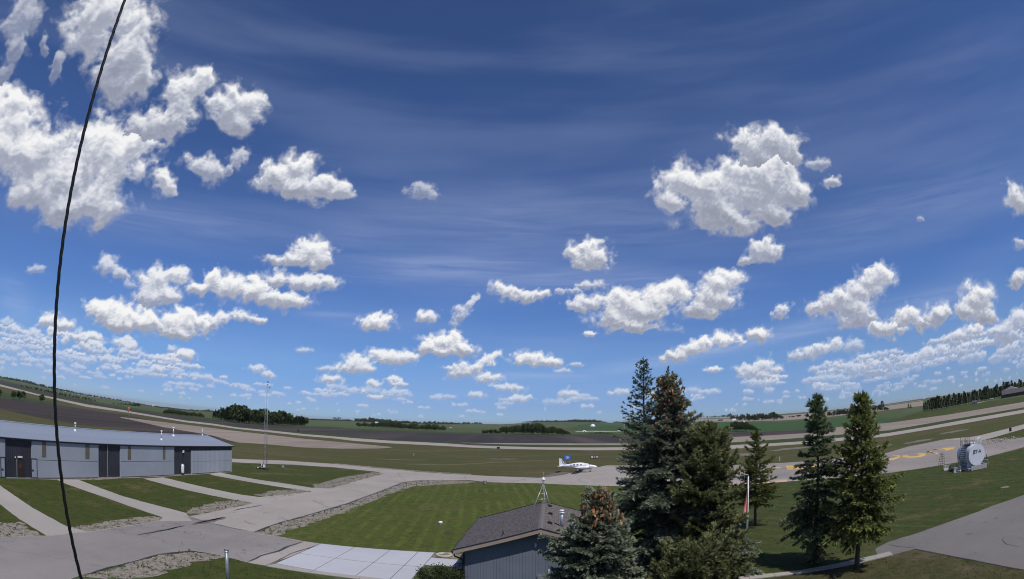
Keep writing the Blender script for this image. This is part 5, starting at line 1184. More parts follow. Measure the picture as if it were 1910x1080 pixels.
MB().box((0, 0, .12), (1.1, 1.0, .2)).build('base_frame', M_DARK, mt)
tc = thing('mast_trailer', 'small wheeled trailer at the foot of the lattice mast', 'trailer', ground(487, 877.5, 0))
for x in (-.4, .4):
    wl = bpy.data.objects.new('wheel', None); link(wl, tc); wl.location = (-.35, x, .33)
    MB().lathe((0, 0, -.1), [(.18, 0), (.32, .02), (.33, .1), (.32, .18), (.18, .2)], 18, axis=(0, 1, 0)).build('tyre', M_DARK, wl); MB().lathe((0, 0, -.06), [(0, .0), (.17, .0), (.17, .12), (0, .12)], 14, axis=(0, 1, 0)).build('rim', M_WHITE, wl)
MB().box((.35, 0, .42), (1.6, .7, .09)).build('frame', M_GALV, tc); MB().tube((.35, 0, .42), (.35, 0, 1.15), .06).build('jack_post', M_WHITE, tc); MB().box((.9, 0, .75), (.35, .4, .5)).build('cabinet', M_WHITE, tc)
def marker(name, label, px, py, parts, cat, group=None):
    g = ground(px, py, 0); t = thing(name, label, cat, g, -math.atan2(g.x, g.y), group)
    for nm, c, d, m in parts: MB().box(c, d).build(nm, m, t)
    return t
marker('equipment_box', 'grey equipment box on the lawn right of the lattice mast', 529.5, 876, [('cabinet', (0, 0, .45), (.5, .4, .5), M_GALV), ('lid', (0, 0, .73), (.54, .44, .05), M_DARK), ('leg', (-.18, 0, .1), (.06, .3, .2), M_DARK), ('leg', (.18, 0, .1), (.06, .3, .2), M_DARK)], 'box')
marker('taxiway_marker', 'dark marker box on the grass at the road edge, left of the roof mast', 905.8, 905, [('panel', (.0, 0, .45), (.72, .2, .62), plain('marker_grey', (.10, .10, .09), .6)), ('face', (.12, -.11, .45), (.3, .02, .5), M_GALV), ('foot', (0, 0, .07), (.3, .3, .14), M_DARK)], 'marker')
marker('runway_marker', 'dark marker board on the near edge of the runway, centre', 931, 838.4, [('board', (0, 0, .75), (1.3, .15, .75), M_DARK), ('post', (-.4, 0, .2), (.1, .1, .4), M_DARK), ('post', (.4, 0, .2), (.1, .1, .4), M_DARK)], 'marker')
marker('runway_marker', 'dark marker on the far side of the runway below the dark wood', 557.5, 808.5, [('board', (0, 0, 1.2), (1.5, .3, 1.5), M_DARK), ('post', (0, 0, .25), (.2, .2, .5), M_DARK)], 'marker')
marker('runway_marker', 'black marker at the edge of the far taxiway on the right', 1886, 802, [('board', (0, 0, .7), (.65, .15, .8), M_FASC), ('post', (-.2, 0, .15), (.08, .08, .3), M_FASC), ('post', (.2, 0, .15), (.08, .08, .3), M_FASC)], 'marker')
marker('marker_post', 'thin white marker post in the infield between the conifers', 1456.2, 857.5, [('stake', (0, 0, .55), (.14, .1, 1.1), M_WHITE), ('band', (0, 0, 1.13), (.16, .12, .06), M_DARK)], 'post')
marker('marker_post', 'thin black bollard on the grass right of the fuel tank', 1841.5, 850.5, [('stake', (0, 0, .3), (.11, .11, .6), M_FASC), ('cap', (0, 0, .62), (.13, .13, .05), M_DARK)], 'post')
marker('marker_post', 'small pale stake on the runway edge between the two right spruces', 1557.5, 820.5, [('stake', (0, 0, .5), (.2, .12, 1.0), M_WHITE), ('band', (0, 0, 1.02), (.22, .14, .05), M_DARK)], 'post')
marker('marker_post', 'small yellow-green stake in the infield left of centre', 773.5, 851, [('stake', (0, 0, .4), (.16, .1, .8), M_YEL), ('band', (0, 0, .82), (.18, .12, .05), M_WHITE)], 'post')
g = ground(824, 979, 0); q = thing('well_cap', 'small round white cap standing in the middle of the lawn', 'cap', g)
MB().lathe((0, 0, 0), [(.2, 0), (.2, .16), (.24, .18), (.23, .30), (.14, .36), (0, .38)], 20).build('dome', M_WHITE, q); MB().lathe((0, 0, 0), [(.26, 0), (.26, .05), (0, .06)], 16).build('base_ring', M_DARK, q)
g = ground(241.5, 786, 0); hw_ = top_h(g, 240, 764); ws_ = thing('windsock', 'orange windsock hanging on a thin pole in the stubble', 'windsock', g)
MB().tube((0, 0, 0), (0, 0, hw_), .13, .09, n=8).build('pole', M_GALV, ws_)
MB().path([(0.1, 0, hw_+.1), (-.25, 0, hw_-.5), (-.6, 0, hw_-1.8), (-.8, 0, hw_-2.6)], [.65, .6, .42, .3], 12).build('sock', plain('orange_cloth', (.62, .18, .10), .8), ws_)
MB().lathe((0.1, 0, hw_+.1), [(.66, 0), (.72, .05), (.66, .1)], 14).build('hoop', M_RED, ws_)
g = ground(349.3, 769.5); hm = top_h(g, 349.5, 740); st_ = thing('radio_mast', 'thin red and white banded radio mast on the left skyline', 'mast', g)
for k in range(9): MB().tube((0, 0, hm*k/9), (0, 0, hm*(k+1)/9), .9, .9, n=6).build('band', M_RED if k % 2 == 0 else M_WHITE, st_)
g = ground(680, 787); s = math.hypot(g.x, g.y)/LENS_F; og = thing('grain_elevator', 'small orange elevator tower on the wooded skyline left of centre', 'tower', g)
M_ORNG = plain('orange_steel', (.5, .16, .08), .6)
MB().box((0, 0, 2.8*s), (5*s, 4*s, 5.6*s)).build('block', M_ORNG, og); MB().tube((0, 0, 5.6*s), (0, 0, 8.5*s), .5*s, .2*s, n=6).build('spire', M_ORNG, og)
g = ground(1165.5, 806); hm = top_h(g, 1165.2, 781); up = thing('utility_pole', 'pale wooden utility pole left of the middle spruces', 'pole', g)
MB().tube((0, 0, 0), (0, 0, hm), .45, .3, n=8).build('pole', plain('pale_timber', (.42, .38, .30), .8), up); MB().box((0, 0, hm*.9), (3, .25, .25)).build('crossarm', M_DARK, up)

# ------------------------------------------------------------------ signs
def text_mesh(txt, size, mat, name, parent, loc, rot, depth=.008, sx=1.0):
    cu = bpy.data.curves.new(name, 'FONT'); cu.body = txt; cu.size = size; cu.align_x = 'CENTER'; cu.align_y = 'CENTER'; cu.extrude = depth; cu.offset = size*.018
    to = bpy.data.objects.new(name, cu); COL.objects.link(to); dg = bpy.context.evaluated_depsgraph_get(); me = bpy.data.meshes.new_from_object(to.evaluated_get(dg))
    bpy.data.objects.remove(to); me.materials.clear(); me.materials.append(mat); o = link(bpy.data.objects.new(name, me), parent); o.location = loc; o.rotation_euler = rot; o.scale = (sx, 1, 1); return o
M_BLU = plain('blue_sign_face', (.035, .13, .52), .45, var=.05); M_SIGNB = plain('dark_sign_face', (.075, .045, .045), .5)
g = ground(1060.5, 866, 0); hsn = top_h(g, 1060, 848.8); bs = thing('blue_sign', 'blue sign board with white lettering behind the parked aeroplane', 'sign', g, -math.atan2(g.x, g.y))
sc = math.hypot(g.x, g.y)/LENS_F; bw_ = 13.2*sc; bh_ = 9*sc
MB().box((0, 0, hsn-bh_/2), (bw_, .08, bh_)).build('board', M_BLU, bs)
for x in (-.32, .32): MB().box((x*bw_, .06, (hsn)/2), (.14, .10, hsn)).build('post', M_GALV, bs)
# the lettering is too small to read: short white strokes in the places where it shows
for (x, z, w_, h_) in ((-.16, .26, .22, .07), (.06, .30, .16, .10), (-.22, -.02, .12, .10), (-.06, -.03, .10, .34), (.05, .12, .20, .07), (.22, .02, .14, .09), (-.20, -.20, .16, .07), (.12, -.20, .06, .12)):
    MB().box((x*bw_, -.05, hsn-bh_/2+z*bh_), (w_*bw_, .012, h_*bh_)).build('white_stroke', M_WHITE, bs)
g = ground(1110.5, 855.2, 0); sc = math.hypot(g.x, g.y)/LENS_F; rs_ = thing('runway_sign', 'long low runway sign with white characters behind the aeroplane nose', 'sign', g, -math.atan2(g.x, g.y))
MB().box((0, 0, 3.6*sc), (16*sc, .2, 5.6*sc)).build('panel', M_SIGNB, rs_)
for x in (-5, 0, 5): MB().box((x*sc, 0, .4*sc), (.15, .15, .9*sc)).build('leg', M_DARK, rs_)
MB().box((0.3*sc, -.105, 3.6*sc), (3.2*sc, .01, 5*sc)).build('red_field', plain('dull_red', (.14, .03, .025), .6), rs_)
for (x, z, w_, h_) in ((-6, 3.7, .9, 4), (-4.9, 5.1, 1.3, .9), (-4.9, 3.6, 1.3, .9), (-4.0, 3.7, .9, 4), (-2.9, 3.7, .9, 3.6), (.3, 3.7, .8, 3.4), (3.4, 5, 1.6, .9), (3.0, 3.4, .9, 2.6), (4.6, 3.7, .9, 4), (5.5, 3.9, 1.2, .9), (6.4, 3.7, .9, 4)):
    MB().box((x*sc, -.112, z*sc), (w_*sc, .012, h_*sc)).build('white_stroke', M_WHITE, rs_)

# ------------------------------------------------------------------ aeroplane: low wing, two engines, nose to the right
M_PLANE = plain('aircraft_white', (.80, .81, .83), .25, var=.02, spec=.6, bump=0)
M_WIN = plain('aircraft_glass', (.012, .014, .018), .12, var=.02, spec=.7, bump=0)
M_BLAC = plain('aircraft_stripe', (.16, .17, .30), .4); M_TYRE = plain('tyre_rubber', (.02, .02, .02), .9)
gp = ground(1080, 880, 0); az_p = math.atan2(gp.x, gp.y)
pl = thing('aeroplane', 'white twin-engined low-wing aeroplane parked on the apron with its nose to the right', 'aeroplane', gp, -az_p-math.radians(9))
# local x = nose, y = away from the viewer
def loft(stations, n=22, pw=2.3):
    b = MB(); V = []
    for x, zc, hh, ww in stations:
        for k in range(n):
            t = 2*math.pi*k/n; c, s_ = math.cos(t), math.sin(t); V.append((x, ww*math.copysign(abs(c)**(2/pw), c), zc+hh*math.copysign(abs(s_)**(2/pw), s_)))
    F = [(i*n+k, i*n+(k+1) % n, (i+1)*n+(k+1) % n, (i+1)*n+k) for i in range(len(stations)-1) for k in range(n)]
    b.add(V, F, True); b.add(V, [tuple(range(n-1, -1, -1)), tuple((len(stations)-1)*n+k for k in range(n))]); return b
fus = [(-4.25,1.42,.10,.05),(-3.9,1.42,.20,.12),(-3.0,1.42,.30,.24),(-2.0,1.42,.44,.40),(-1.2,1.45,.56,.53),(-.4,1.50,.65,.60),(.5,1.52,.67,.62),(1.2,1.50,.64,.61),(1.7,1.40,.52,.57),(2.2,1.32,.45,.50),(3.0,1.27,.40,.42),(3.7,1.22,.31,.32),(4.15,1.18,.18,.19),(4.3,1.17,.06,.06)]
loft(fus).build('fuselage', M_PLANE, pl)
def slab(pts0, pts1, th0, th1):
    """wing-like panel between a root and a tip outline (leading, trailing edges)"""
    b = MB(); (l0, t0), (l1, t1) = pts0, pts1; V = []
    for (l, t, th) in ((l0, t0, th0), (l1, t1, th1)):
        l, t = Vector(l), Vector(t); up = Vector((0, 0, 1)) if abs((Vector(l1)-Vector(l0)).z) < abs((Vector(l1)-Vector(l0)).y)+.01 else Vector((0, 1, 0))
        for u, h in ((0, 0), (.08, .6), (.3, 1), (.65, .6), (1, .03)): V.append(l.lerp(t, u)+up*th*h/2)
        for u, h in ((.65, .5), (.3, .8), (.08, .5)): V.append(l.lerp(t, u)-up*th*h/2)
    n = 8; b.add(V, [(k, (k+1) % n, n+(k+1) % n, n+k) for k in range(n)]+[tuple(range(n-1, -1, -1)), tuple(range(n, 2*n))], False); return b
for sy in (-1, 1):
    slab(((1.25, sy*.4, 1.02), (-.55, sy*.4, 1.02)), ((.95, sy*5.9, 1.52), (-.2, sy*5.9, 1.52)), .22, .10).build('wing', M_PLANE, pl)
    MB().lathe((.95, sy*5.95, 1.5), [(0, -.6), (.07, -.5), (.1, 0), (.05, .5), (0, .55)], 10, axis=(1, 0, 0)).build('wing_tip', M_PLANE, pl)
    en = bpy.data.objects.new('engine', None); link(en, pl); en.location = (0, sy*1.95, 0)
    loft([(-.55,1.18,.06,.06),(.2,1.20,.20,.24),(1.0,1.24,.30,.34),(1.9,1.26,.31,.35),(2.5,1.26,.24,.28),(2.7,1.26,.12,.13)], 16).build('nacelle', M_PLANE, en)
    MB().lathe((2.68, 0, 1.26), [(.13, 0), (.11, .12), (0, .3)], 12, axis=(1, 0, 0)).build('spinner', M_PLANE, en)
    for k in range(3):
        a = math.radians(k*120+35*sy); d = Vector((0, math.cos(a), math.sin(a))); b = MB(); c = Vector((2.78, 0, 1.26)); w0 = Vector((.02, -d.z*.07, d.y*.07))
        b.add([c+d*.1-w0, c+d*.1+w0, c+d*.95+w0*.7, c+d*.95-w0*.7]+[q_+Vector((.025, 0, 0)) for q_ in (c+d*.1-w0, c+d*.1+w0, c+d*.95+w0*.7, c+d*.95-w0*.7)], [(0,1,2,3),(4,7,6,5),(0,4,5,1),(1,5,6,2),(2,6,7,3),(3,7,4,0)]); b.build('propeller_blade', M_DARK, en)
    MB().box((2.66, 0, 1.12), (.06, .3, .1)).build('air_intake', M_DARK, en)
    slab(((-3.45, sy*.1, 1.45), (-4.35, sy*.1, 1.45)), ((-3.7, sy*2.05, 1.46), (-4.4, sy*2.05, 1.46)), .11, .06).build('tailplane', M_PLANE, pl)
    gr = bpy.data.objects.new('main_gear', None); link(gr, pl); gr.location = (.15, sy*1.65, 0)
    MB().tube((0, 0, .25), (0, 0, 1.05), .05).build('strut', M_GALV, gr); MB().lathe((0, -.08, .25), [(.1, 0), (.23, .02), (.25, .08), (.23, .14), (.1, .16)], 16, axis=(0, 1, 0)).build('tyre', M_TYRE, gr); MB().box((.05, sy*.1, .62), (.4, .02, .4)).build('gear_door', M_PLANE, gr)
b = MB(); b.add([(-2.2, -.03, 1.78), (-3.0, -.05, 1.95), (-3.75, -.05, 3.05), (-4.30, -.03, 3.18), (-4.25, -.04, 1.45), (-3.2, -.06, 1.5)]+[(-2.2, .03, 1.78), (-3.0, .05, 1.95), (-3.75, .05, 3.05), (-4.30, .03, 3.18), (-4.25, .04, 1.45), (-3.2, .06, 1.5)], [(0,1,2,3,4,5),(11,10,9,8,7,6)]+[(i, (i+1) % 6, 6+(i+1) % 6, 6+i)[::-1] for i in range(6)]); b.build('fin', M_PLANE, pl)
b = MB(); b.add([(-3.55, -.062, 2.75), (-3.72, -.062, 2.75), (-3.45, -.072, 2.0), (-2.6, -.07, 1.72), (-2.6, -.07, 1.66), (-3.2, -.08, 1.86), (-3.35, -.07, 2.1)]+[(-3.55, -.04, 2.75), (-3.72, -.04, 2.75), (-3.45, -.05, 2.0), (-2.6, -.05, 1.72), (-2.6, -.05, 1.66), (-3.2, -.06, 1.86), (-3.35, -.05, 2.1)], [(0,1,2,3,4,5,6),(13,12,11,10,9,8,7)]); b.build('tail_stripe', M_BLAC, pl)
def side_y(x, z):
    xs_ = [s_[0] for s_ in fus]; zc, hh, ww = (float(np.interp(x, xs_, [s_[i] for s_ in fus])) for i in (1, 2, 3)); u = min(.98, abs(z-zc)/hh); return ww*(1-u**2.3)**(1/2.3)
for sy in (-1, 1):
    for x, w_ in ((-1.55, .30), (-.85, .52), (-.05, .46), (.75, .5)):
        zc = 1.72 if x > -1.2 else 1.62; h_ = .28 if x > -1.2 else .2; P = []
        for dx, dz in ((-w_/2, -h_/2), (w_/2, -h_/2), (w_/2*.9, h_/2), (-w_/2*.9, h_/2)): P.append(Vector((x+dx, sy*(side_y(x+dx, zc+dz)+.012), zc+dz)))
        MB().add(P+[p-Vector((0, sy*.05, 0)) for p in P], [(0,1,2,3),(4,7,6,5),(0,4,5,1),(1,5,6,2),(2,6,7,3),(3,7,4,0)]).build('cabin_window', M_WIN, pl)
    P = [Vector((x, sy*(side_y(x, z)+.015), z)) for x, z in ((1.28, 1.60), (1.95, 1.58), (1.55, 1.84), (1.25, 1.98))]
    MB().add(P+[p-Vector((0, sy*.06, 0)) for p in P], [(0,1,2,3),(4,7,6,5),(0,4,5,1),(1,5,6,2),(2,6,7,3),(3,7,4,0)]).build('side_windscreen', M_WIN, pl)
    P = [Vector((x, sy*(side_y(x, z)+.010), z)) for x, z in ((-3.6, 1.42), (3.9, 1.20), (3.9, 1.245), (-3.6, 1.47))]
    V_ = []; 
    for i_, x in enumerate(np.linspace(-3.6, 3.9, 16)):
        z_ = 1.42-.03*(x+3.6); V_ += [Vector((x, sy*(side_y(x, z_)+.01), z_)), Vector((x, sy*(side_y(x, z_+.05)+.01), z_+.05))]
    MB().add(V_, [(2*i_, 2*i_+2, 2*i_+3, 2*i_+1) for i_ in range(15)]).build('cheat_line', M_BLAC, pl)
P = [(1.58, -.40, 1.86), (1.58, .40, 1.86), (2.08, .32, 1.73), (2.08, -.32, 1.73)]
MB().add([Vector(p)+Vector((0, 0, .03)) for p in P]+[Vector(p)-Vector((0, 0, .1)) for p in P], [(0,1,2,3),(4,7,6,5),(0,4,5,1),(1,5,6,2),(2,6,7,3),(3,7,4,0)]).build('windscreen', M_WIN, pl)
ng = bpy.data.objects.new('nose_gear', None); link(ng, pl); ng.location = (2.75, 0, 0)
MB().tube((0, 0, .2), (-.1, 0, .95), .045).build('strut', M_GALV, ng); MB().lathe((0, -.07, .2), [(.09, 0), (.19, .02), (.205, .07), (.19, .12), (.09, .14)], 14, axis=(0, 1, 0)).build('tyre', M_TYRE, ng)

# ------------------------------------------------------------------ fuel tank
M_TANK = plain('tank_white', (.58, .62, .68), .4, var=.04, bump=0); M_TANKC = plain('tank_saddle_concrete', (.36, .36, .36), .85, var=.15)
gt = ground(1822, 871.5, 0); d_t = math.hypot(gt.x, gt.y); az_t = math.atan2(gt.x, gt.y)
tk = thing('fuel_tank', 'white horizontal fuel tank lettered JET-A with black stairs', 'tank', gt, -az_t+math.radians(30))
# local -y faces the camera side; tank axis runs along local y
R_, Lt = 1.43, 4.1; cz = 2.12
MB().lathe((0, -.2, cz), [(0, 0), (R_*.55, -.05*0), (R_*.96, .0), (R_, .06), (R_, Lt), (R_*.9, Lt+.2), (0, Lt+.32)], 40, axis=(0, 1, 0)).build('shell', M_TANK, tk)
MB().tube((0, -.26, cz), (0, -.13, cz), R_*1.03, n=48).build('end_plate', plain('tank_end_lit_white', (.66, .68, .76), .5, var=.03, bump=0), tk)  # same tank white made brighter, sunlight on the end put into the colour
text_mesh('JET-A', .68, M_FASC, 'lettering', tk, (.02, -.272, cz+.42), (math.pi/2, 0, 0), sx=.92)
for y in (.5, Lt-.9):
    b = MB(); poly = [(-1.15, .35), (1.15, .35), (1.25, cz-.35)] + [(R_*1.005*math.cos(t), cz+R_*1.005*math.sin(t)) for t in np.linspace(-.25, -math.pi+.25, 12)] + [(-1.25, cz-.35)]
    b.prism(poly, (1, 0, 0), (0, 0, 1), (0, y, 0), (0, .35, 0)); b.build('saddle', M_TANK, tk)
MB().box((0, Lt/2-.1, .22), (3.1, Lt+.6, .30)).build('plinth', M_TANKC, tk)
MB().box((0.1, -.65, .38), (2.7, .16, .62)).build('bund_wall', M_TANKC, tk); MB().box((1.62, .6, .38), (.16, 2.3, .62)).build('bund_wall', M_TANKC, tk)
# pipe hoop on top
MB().path([(.35, .3, cz+R_*.93), (.35, .3, cz+R_+.55), (.42, .32, cz+R_+.72), (1.05, .6, cz+R_+.86), (1.20, .68, cz+R_+.84), (1.25, .7, cz+R_+.7), (1.25, .7, cz+.2)], .065, 10).build('vent_pipe', M_WHITE, tk)
MB().tube((-.1, .35, cz+R_-.05), (-.1, .35, cz+R_+.35), .09).build('hatch_pipe', M_WHITE, tk); MB().lathe((-.35, 1.0, cz+R_-.05), [(.22, 0), (.22, .22), (.26, .24), (.26, .3), (0, .33)], 16).build('hatch', M_WHITE, tk)
# platform, ladder and rails on the left
pf = MB().box((-.55, 1.9, cz+R_+.02), (1.7, 1.7, .07)).build('platform', M_FASC, tk)
rails = [(-1.35, 1.05), (-.55, 1.05), (.25, 1.05), (.25, 2.75), (-.55, 2.75), (-1.35, 2.75)]
for x, y in rails: MB().tube((x, y, cz+R_), (x, y, cz+R_+1.1), .025, n=6).build('rail_post', M_FASC, tk)
for h_ in (.55, 1.1): MB().path([(x, y, cz+R_+h_) for x, y in rails], .02, 6).build('handrail', M_FASC, tk)
s0, s1 = Vector((-3.0, .2, .05)), Vector((-1.35, 1.3, cz+R_+.05)); sv = Vector((.32, -.48, 0))
for sg in (-1, 1):
    MB().path([s0+sv*sg*.8, s1+sv*sg*.8], .035, 6).build('stringer', M_FASC, tk); MB().path([s0+sv*sg*.8+Vector((0,0,.9)), s1+sv*sg*.8+Vector((0,0,1.0))], .022, 6).build('stair_rail', M_FASC, tk)
    for u in (0, .5, 1): MB().tube(s0.lerp(s1, u)+sv*sg*.8, s0.lerp(s1, u)+sv*sg*.8+Vector((0,0,.95)), .02, n=6).build('rail_post', M_FASC, tk)
for k in range(13): c = s0.lerp(s1, (k+.5)/13); MB().path([c-sv*.8, c+sv*.8], .035, 5).build('stair_tread', M_FASC, tk)
# low barrier blocks round the tank
for k, (px, py, rz, l) in enumerate(((1768, 873, .35, 'low grey concrete barrier left of the fuel tank stairs, farther of two'), (1787.5, 877, .35, 'low grey concrete barrier in front of the fuel tank stairs, nearer of two'))):
    g = ground(px, py, 0); bl = thing('concrete_barrier', l, 'barrier', g, -az_t+rz)
    b = MB(); b.prism([(-.32, 0), (.32, 0), (.28, .16), (.12, .36), (.10, .72), (-.10, .72), (-.12, .36), (-.28, .16)], (0, 1, 0), (0, 0, 1), (-.62, 0, 0), (1.24, 0, 0)); b.build('block', M_TANKC, bl)
    MB().box((0, 0, .735), (1.28, .24, .03)).build('capping', plain('pale_cap', (.5, .52, .55), .6), bl)
g = ground(1839, 862, 0); bl = thing('concrete_barrier', 'low pale barrier at the right rear of the fuel tank', 'barrier', g, -az_t-.3)
MB().box((0, 0, .62), (1.0, .2, .2)).build('beam', M_TANKC, bl); MB().box((.42, 0, .26), (.2, .22, .52)).build('leg', M_TANKC, bl); MB().box((-.42, 0, .26), (.2, .22, .52)).build('leg', M_TANKC, bl)
# thin wire cage at the apron edge
g = ground(1760, 864.5, 0); cg = thing('plant_cage', 'thin black wire stand at the apron edge left of the fuel tank', 'stand', g)
for x, y in ((-.55, 0), (.45, 0), (.45, .6), (-.55, .6)): MB().tube((x, y, 0), (x*.5+.2, y*.5+.15, 2.15), .022, n=5).build('leg', M_FASC, cg)
for k in range(5):
    u = .15+k*.17; P = [Vector((x, y, 0)).lerp(Vector((x*.5+.2, y*.5+.15, 2.15)), u) for x, y in ((-.55, 0), (.45, 0), (.45, .6), (-.55, .6), (-.55, 0))]; MB().path(P, .016, 5).build('hoop', M_FASC, cg)
# rubble heap on the far apron
g = ground(1866, 817, 0); rb = MB(); rg = np.random.default_rng(12)
for k in range(150):
    r = rg.random()**.6*4.2; a = rg.uniform(0, 6.28); s = rg.uniform(.06, .28); rb.box((g.x+r*math.cos(a)*1.4, g.y+r*math.sin(a), s*.35), (s, s*rg.uniform(.6, 1.2), s*.8), rz=a*3, M=Matrix.Rotation(rg.uniform(-.5, .5), 3, 'X'))
tag(rb.build('rubble', plain('rubble_stone', (.36, .31, .25), .9, var=.3), None), kind='stuff')

# ------------------------------------------------------------------ flagpole and flag
g = ground(1395, 1015, 0); hfp = top_h(g, 1399, 886); fp = thing('flagpole', 'white flagpole with a pulley bracket on the right lawn', 'flagpole', g)
MB().tube((0, 0, 0), (0, 0, hfp), .075, .045, n=14).build('pole', M_WHITE, fp); MB().lathe((0, 0, 0), [(.15, 0), (.15, .06), (.08, .12)], 14).build('base_collar', M_GALV, fp)
MB().path([(0, 0, hfp-.02), (-.02, 0, hfp+.12), (-.30, 0, hfp+.16), (-.36, 0, hfp+.02), (-.36, 0, hfp-.25)], .03, 8).build('pulley_bracket', M_GALV, fp)
MB().tube((-.09, -.05, .9), (-.09, -.05, hfp-.1), .008, n=4).build('halyard', M_WHITE, fp); MB().box((.11, -.03, .55), (.06, .06, .18)).build('cleat', M_GALV, fp)
# limp flag: a folded cloth hanging beside the pole, red, white, red
fl_ = thing('flag', 'limp red and white flag hanging half way up the white pole', 'flag', (g.x, g.y, 0))
M_FR = plain('flag_red', (.58, .035, .03), .8); M_FW = plain('flag_white', (.70, .69, .69), .8)
zt_ = top_h(g, 1398.5, 908); zb_ = top_h(g, 1396, 957)
def cloth(u0, u1, nm, mat):
    V = []; nu, nv = 14, 26
    for j in range(nv+1):
        v = j/nv; z = zt_+(zb_-zt_)*v
        for i in range(nu+1):
            u = u0+(u1-u0)*i/nu; wdt = .10+.42*v*(1-.3*v)
            V.append((-.07-u*wdt-.10*v*u, -.05-.055*math.sin(u*13+v*3.0)*(1-.3*v), z-.42*u*(1-v*.3)+(.12*math.sin(u*7) if j == nv else 0)))
    F = [(j*(nu+1)+i, j*(nu+1)+i+1, (j+1)*(nu+1)+i+1, (j+1)*(nu+1)+i) for j in range(nv) for i in range(nu)]
    o = np_mesh(nm, V, F, mat, fl_, smooth=True); sm = o.modifiers.new('thickness', 'SOLIDIFY'); sm.thickness = .006
cloth(0, .27, 'red_band', M_FR); cloth(.27, .70, 'white_field', M_FW); cloth(.70, 1.0, 'red_band', M_FR)

# ------------------------------------------------------------------ pipe post on the lower left and the cable in front of the camera
g = ground(430, 1102, 0); hpst = top_h(g, 426.5, 1031)
ps = thing('pipe_post', 'grey steel pipe post with a bracket on top at the lower left', 'post', g)
MB().tube((0, 0, -.1), (0, 0, hpst), .125, .125, n=18).build('pipe', plain('weathered_pipe', (.22, .25, .27), .45, metal=.5, var=.3, scale=4), ps)
MB().lathe((0, 0, hpst), [(.135, -.06), (.14, 0), (.07, .04), (0, .05)], 16).build('cap', M_GALV, ps)
MB().path([(-.16, 0, hpst-.02), (-.14, 0, hpst+.1), (.0, 0, hpst+.04), (.13, 0, hpst+.11), (.15, 0, hpst+.02)], .025, 6).build('bracket', M_DARK, ps)
cb_px = [(236, -14), (232, 0), (200, 88), (174, 180), (152, 270), (131, 362), (117, 448), (107, 540), (102, 640), (104, 740), (112, 850), (118, 900), (127, 970), (139, 1030), (153, 1080), (160, 1100)]
P = []
for x, y in cb_px:
    D = Vector(view_dir(x, y)); P.append(list(Vector((0, 0, CAM_H))+D*(1.15/abs(D.x))))
P = np.array(P); zz_ = P[:, 2]; cx_ = np.polyfit(zz_-CAM_H, P[:, 0], 3); cy_ = np.polyfit(zz_-CAM_H, P[:, 1], 4)
z_hi, z_lo = zz_.max(), zz_.min(); zs_ = np.arange(z_hi, z_lo, -.011)-CAM_H
A = np.stack([np.polyval(cx_, zs_), np.polyval(cy_, zs_), zs_+CAM_H], 1)
d0 = (A[0]-A[3])/np.linalg.norm(A[0]-A[3]); d1 = (A[-1]-A[-4])/np.linalg.norm(A[-1]-A[-4])
A = np.concatenate([A[:1]+d0*np.arange(3.0, .02, -.05)[:, None], A, A[-1:]+d1*np.arange(.05, (A[-1][2]-.02)/abs(d1[2]), .06)[:, None]])
cbt = thing('cable', 'black twisted cable running from top to bottom close to the camera on the left', 'cable')
for st in range(3):
    V = []
    for i, p in enumerate(A):
        d = A[min(i+1, len(A)-1)]-A[max(i-1, 0)]; d /= np.linalg.norm(d); u = np.cross(d, [0, 1, 0]); u /= np.linalg.norm(u); w = np.cross(d, u); t = i*.55+st*2.094
        V.append(Vector(p+(u*math.cos(t)+w*math.sin(t))*.0022))
    MB().path(V, .0033, 7).build('strand', plain('cable_black', (.006, .006, .007), .45), cbt)


# ------------------------------------------------------------------ small growth and loose stone: nobody could count it
def inside(P, poly):
    x, y = P[:, 0], P[:, 1]; r = np.zeros(len(P), bool); n = len(poly)
    for i in range(n):
        x0, y0 = poly[i]; x1, y1 = poly[(i+1) % n]
        c = ((y0 > y) != (y1 > y)) & (x < (x1-x0)*(y-y0)/((y1-y0) or 1e-9)+x0); r ^= c
    return r
def scatter(poly, dens, seed, clump=0.0):
    W_ = [tuple(ground(*p, 0)[:2]) for p in poly]; A = np.array(W_); lo, hi = A.min(0), A.max(0); rg = np.random.default_rng(seed)
    n = int(min(60000, (hi-lo).prod()*dens)); P = lo+rg.random((n, 2))*(hi-lo); P = P[inside(P, W_)]
    if clump: P = P[fbm(P[:, 0]*.8, P[:, 1]*.8, 4)+rg.normal(0, .15, len(P)) > clump]
    return P
GV = [[(475,997),(518,980),(651,941),(702,922),(752,902),(777,898),(877,897),(890,900),(772,908),(720,926),(651,955),(560,985),(518,1003)],
      [(349,961),(427,952),(475,941),(440,936),(360,950)], [(160,998),(304,974),(306,970),(285,966),(230,972),(170,983),(130,988)], [(513,933.5),(584,919),(560,914),(510,918),(480,926)],
      [(619,914),(718,885),(700,882),(640,892),(590,905),(586,912)], [(-60,1007),(74,1004),(40,978),(0,982),(-60,985)], [(150,1082),(251,1051),(301,1038.5),(359,1031),(412,1039.5),(470,1054),(430,1044),(388,1046),(325,1064),(270,1082)], [(626,867),(702,874),(780,880.5),(880,886),(880,884.4),(780,878.5),(702,872),(626,865.6)]]
rgx = np.random.default_rng(77)
P = np.concatenate([scatter(p, 5, i, .02) for i, p in enumerate(GV)]); n = len(P)
P3 = np.column_stack([P, np.full(n, .012)]); D = rgx.normal(0, .55, (n, 3))+np.array([0, 0, 1.0])
M_WEED = leaf_mat('weeds', (.030, .040, .014), (.11, .125, .05), .2, hue=(.10, .085, .04))
tag(tufts('weeds', P3, D, rgx.uniform(.08, .22, n), rgx.uniform(.015, .035, n), rgx.random(n), M_WEED, None, k=5, spread=.9, rg=rgx, flat=1.5), kind='stuff')
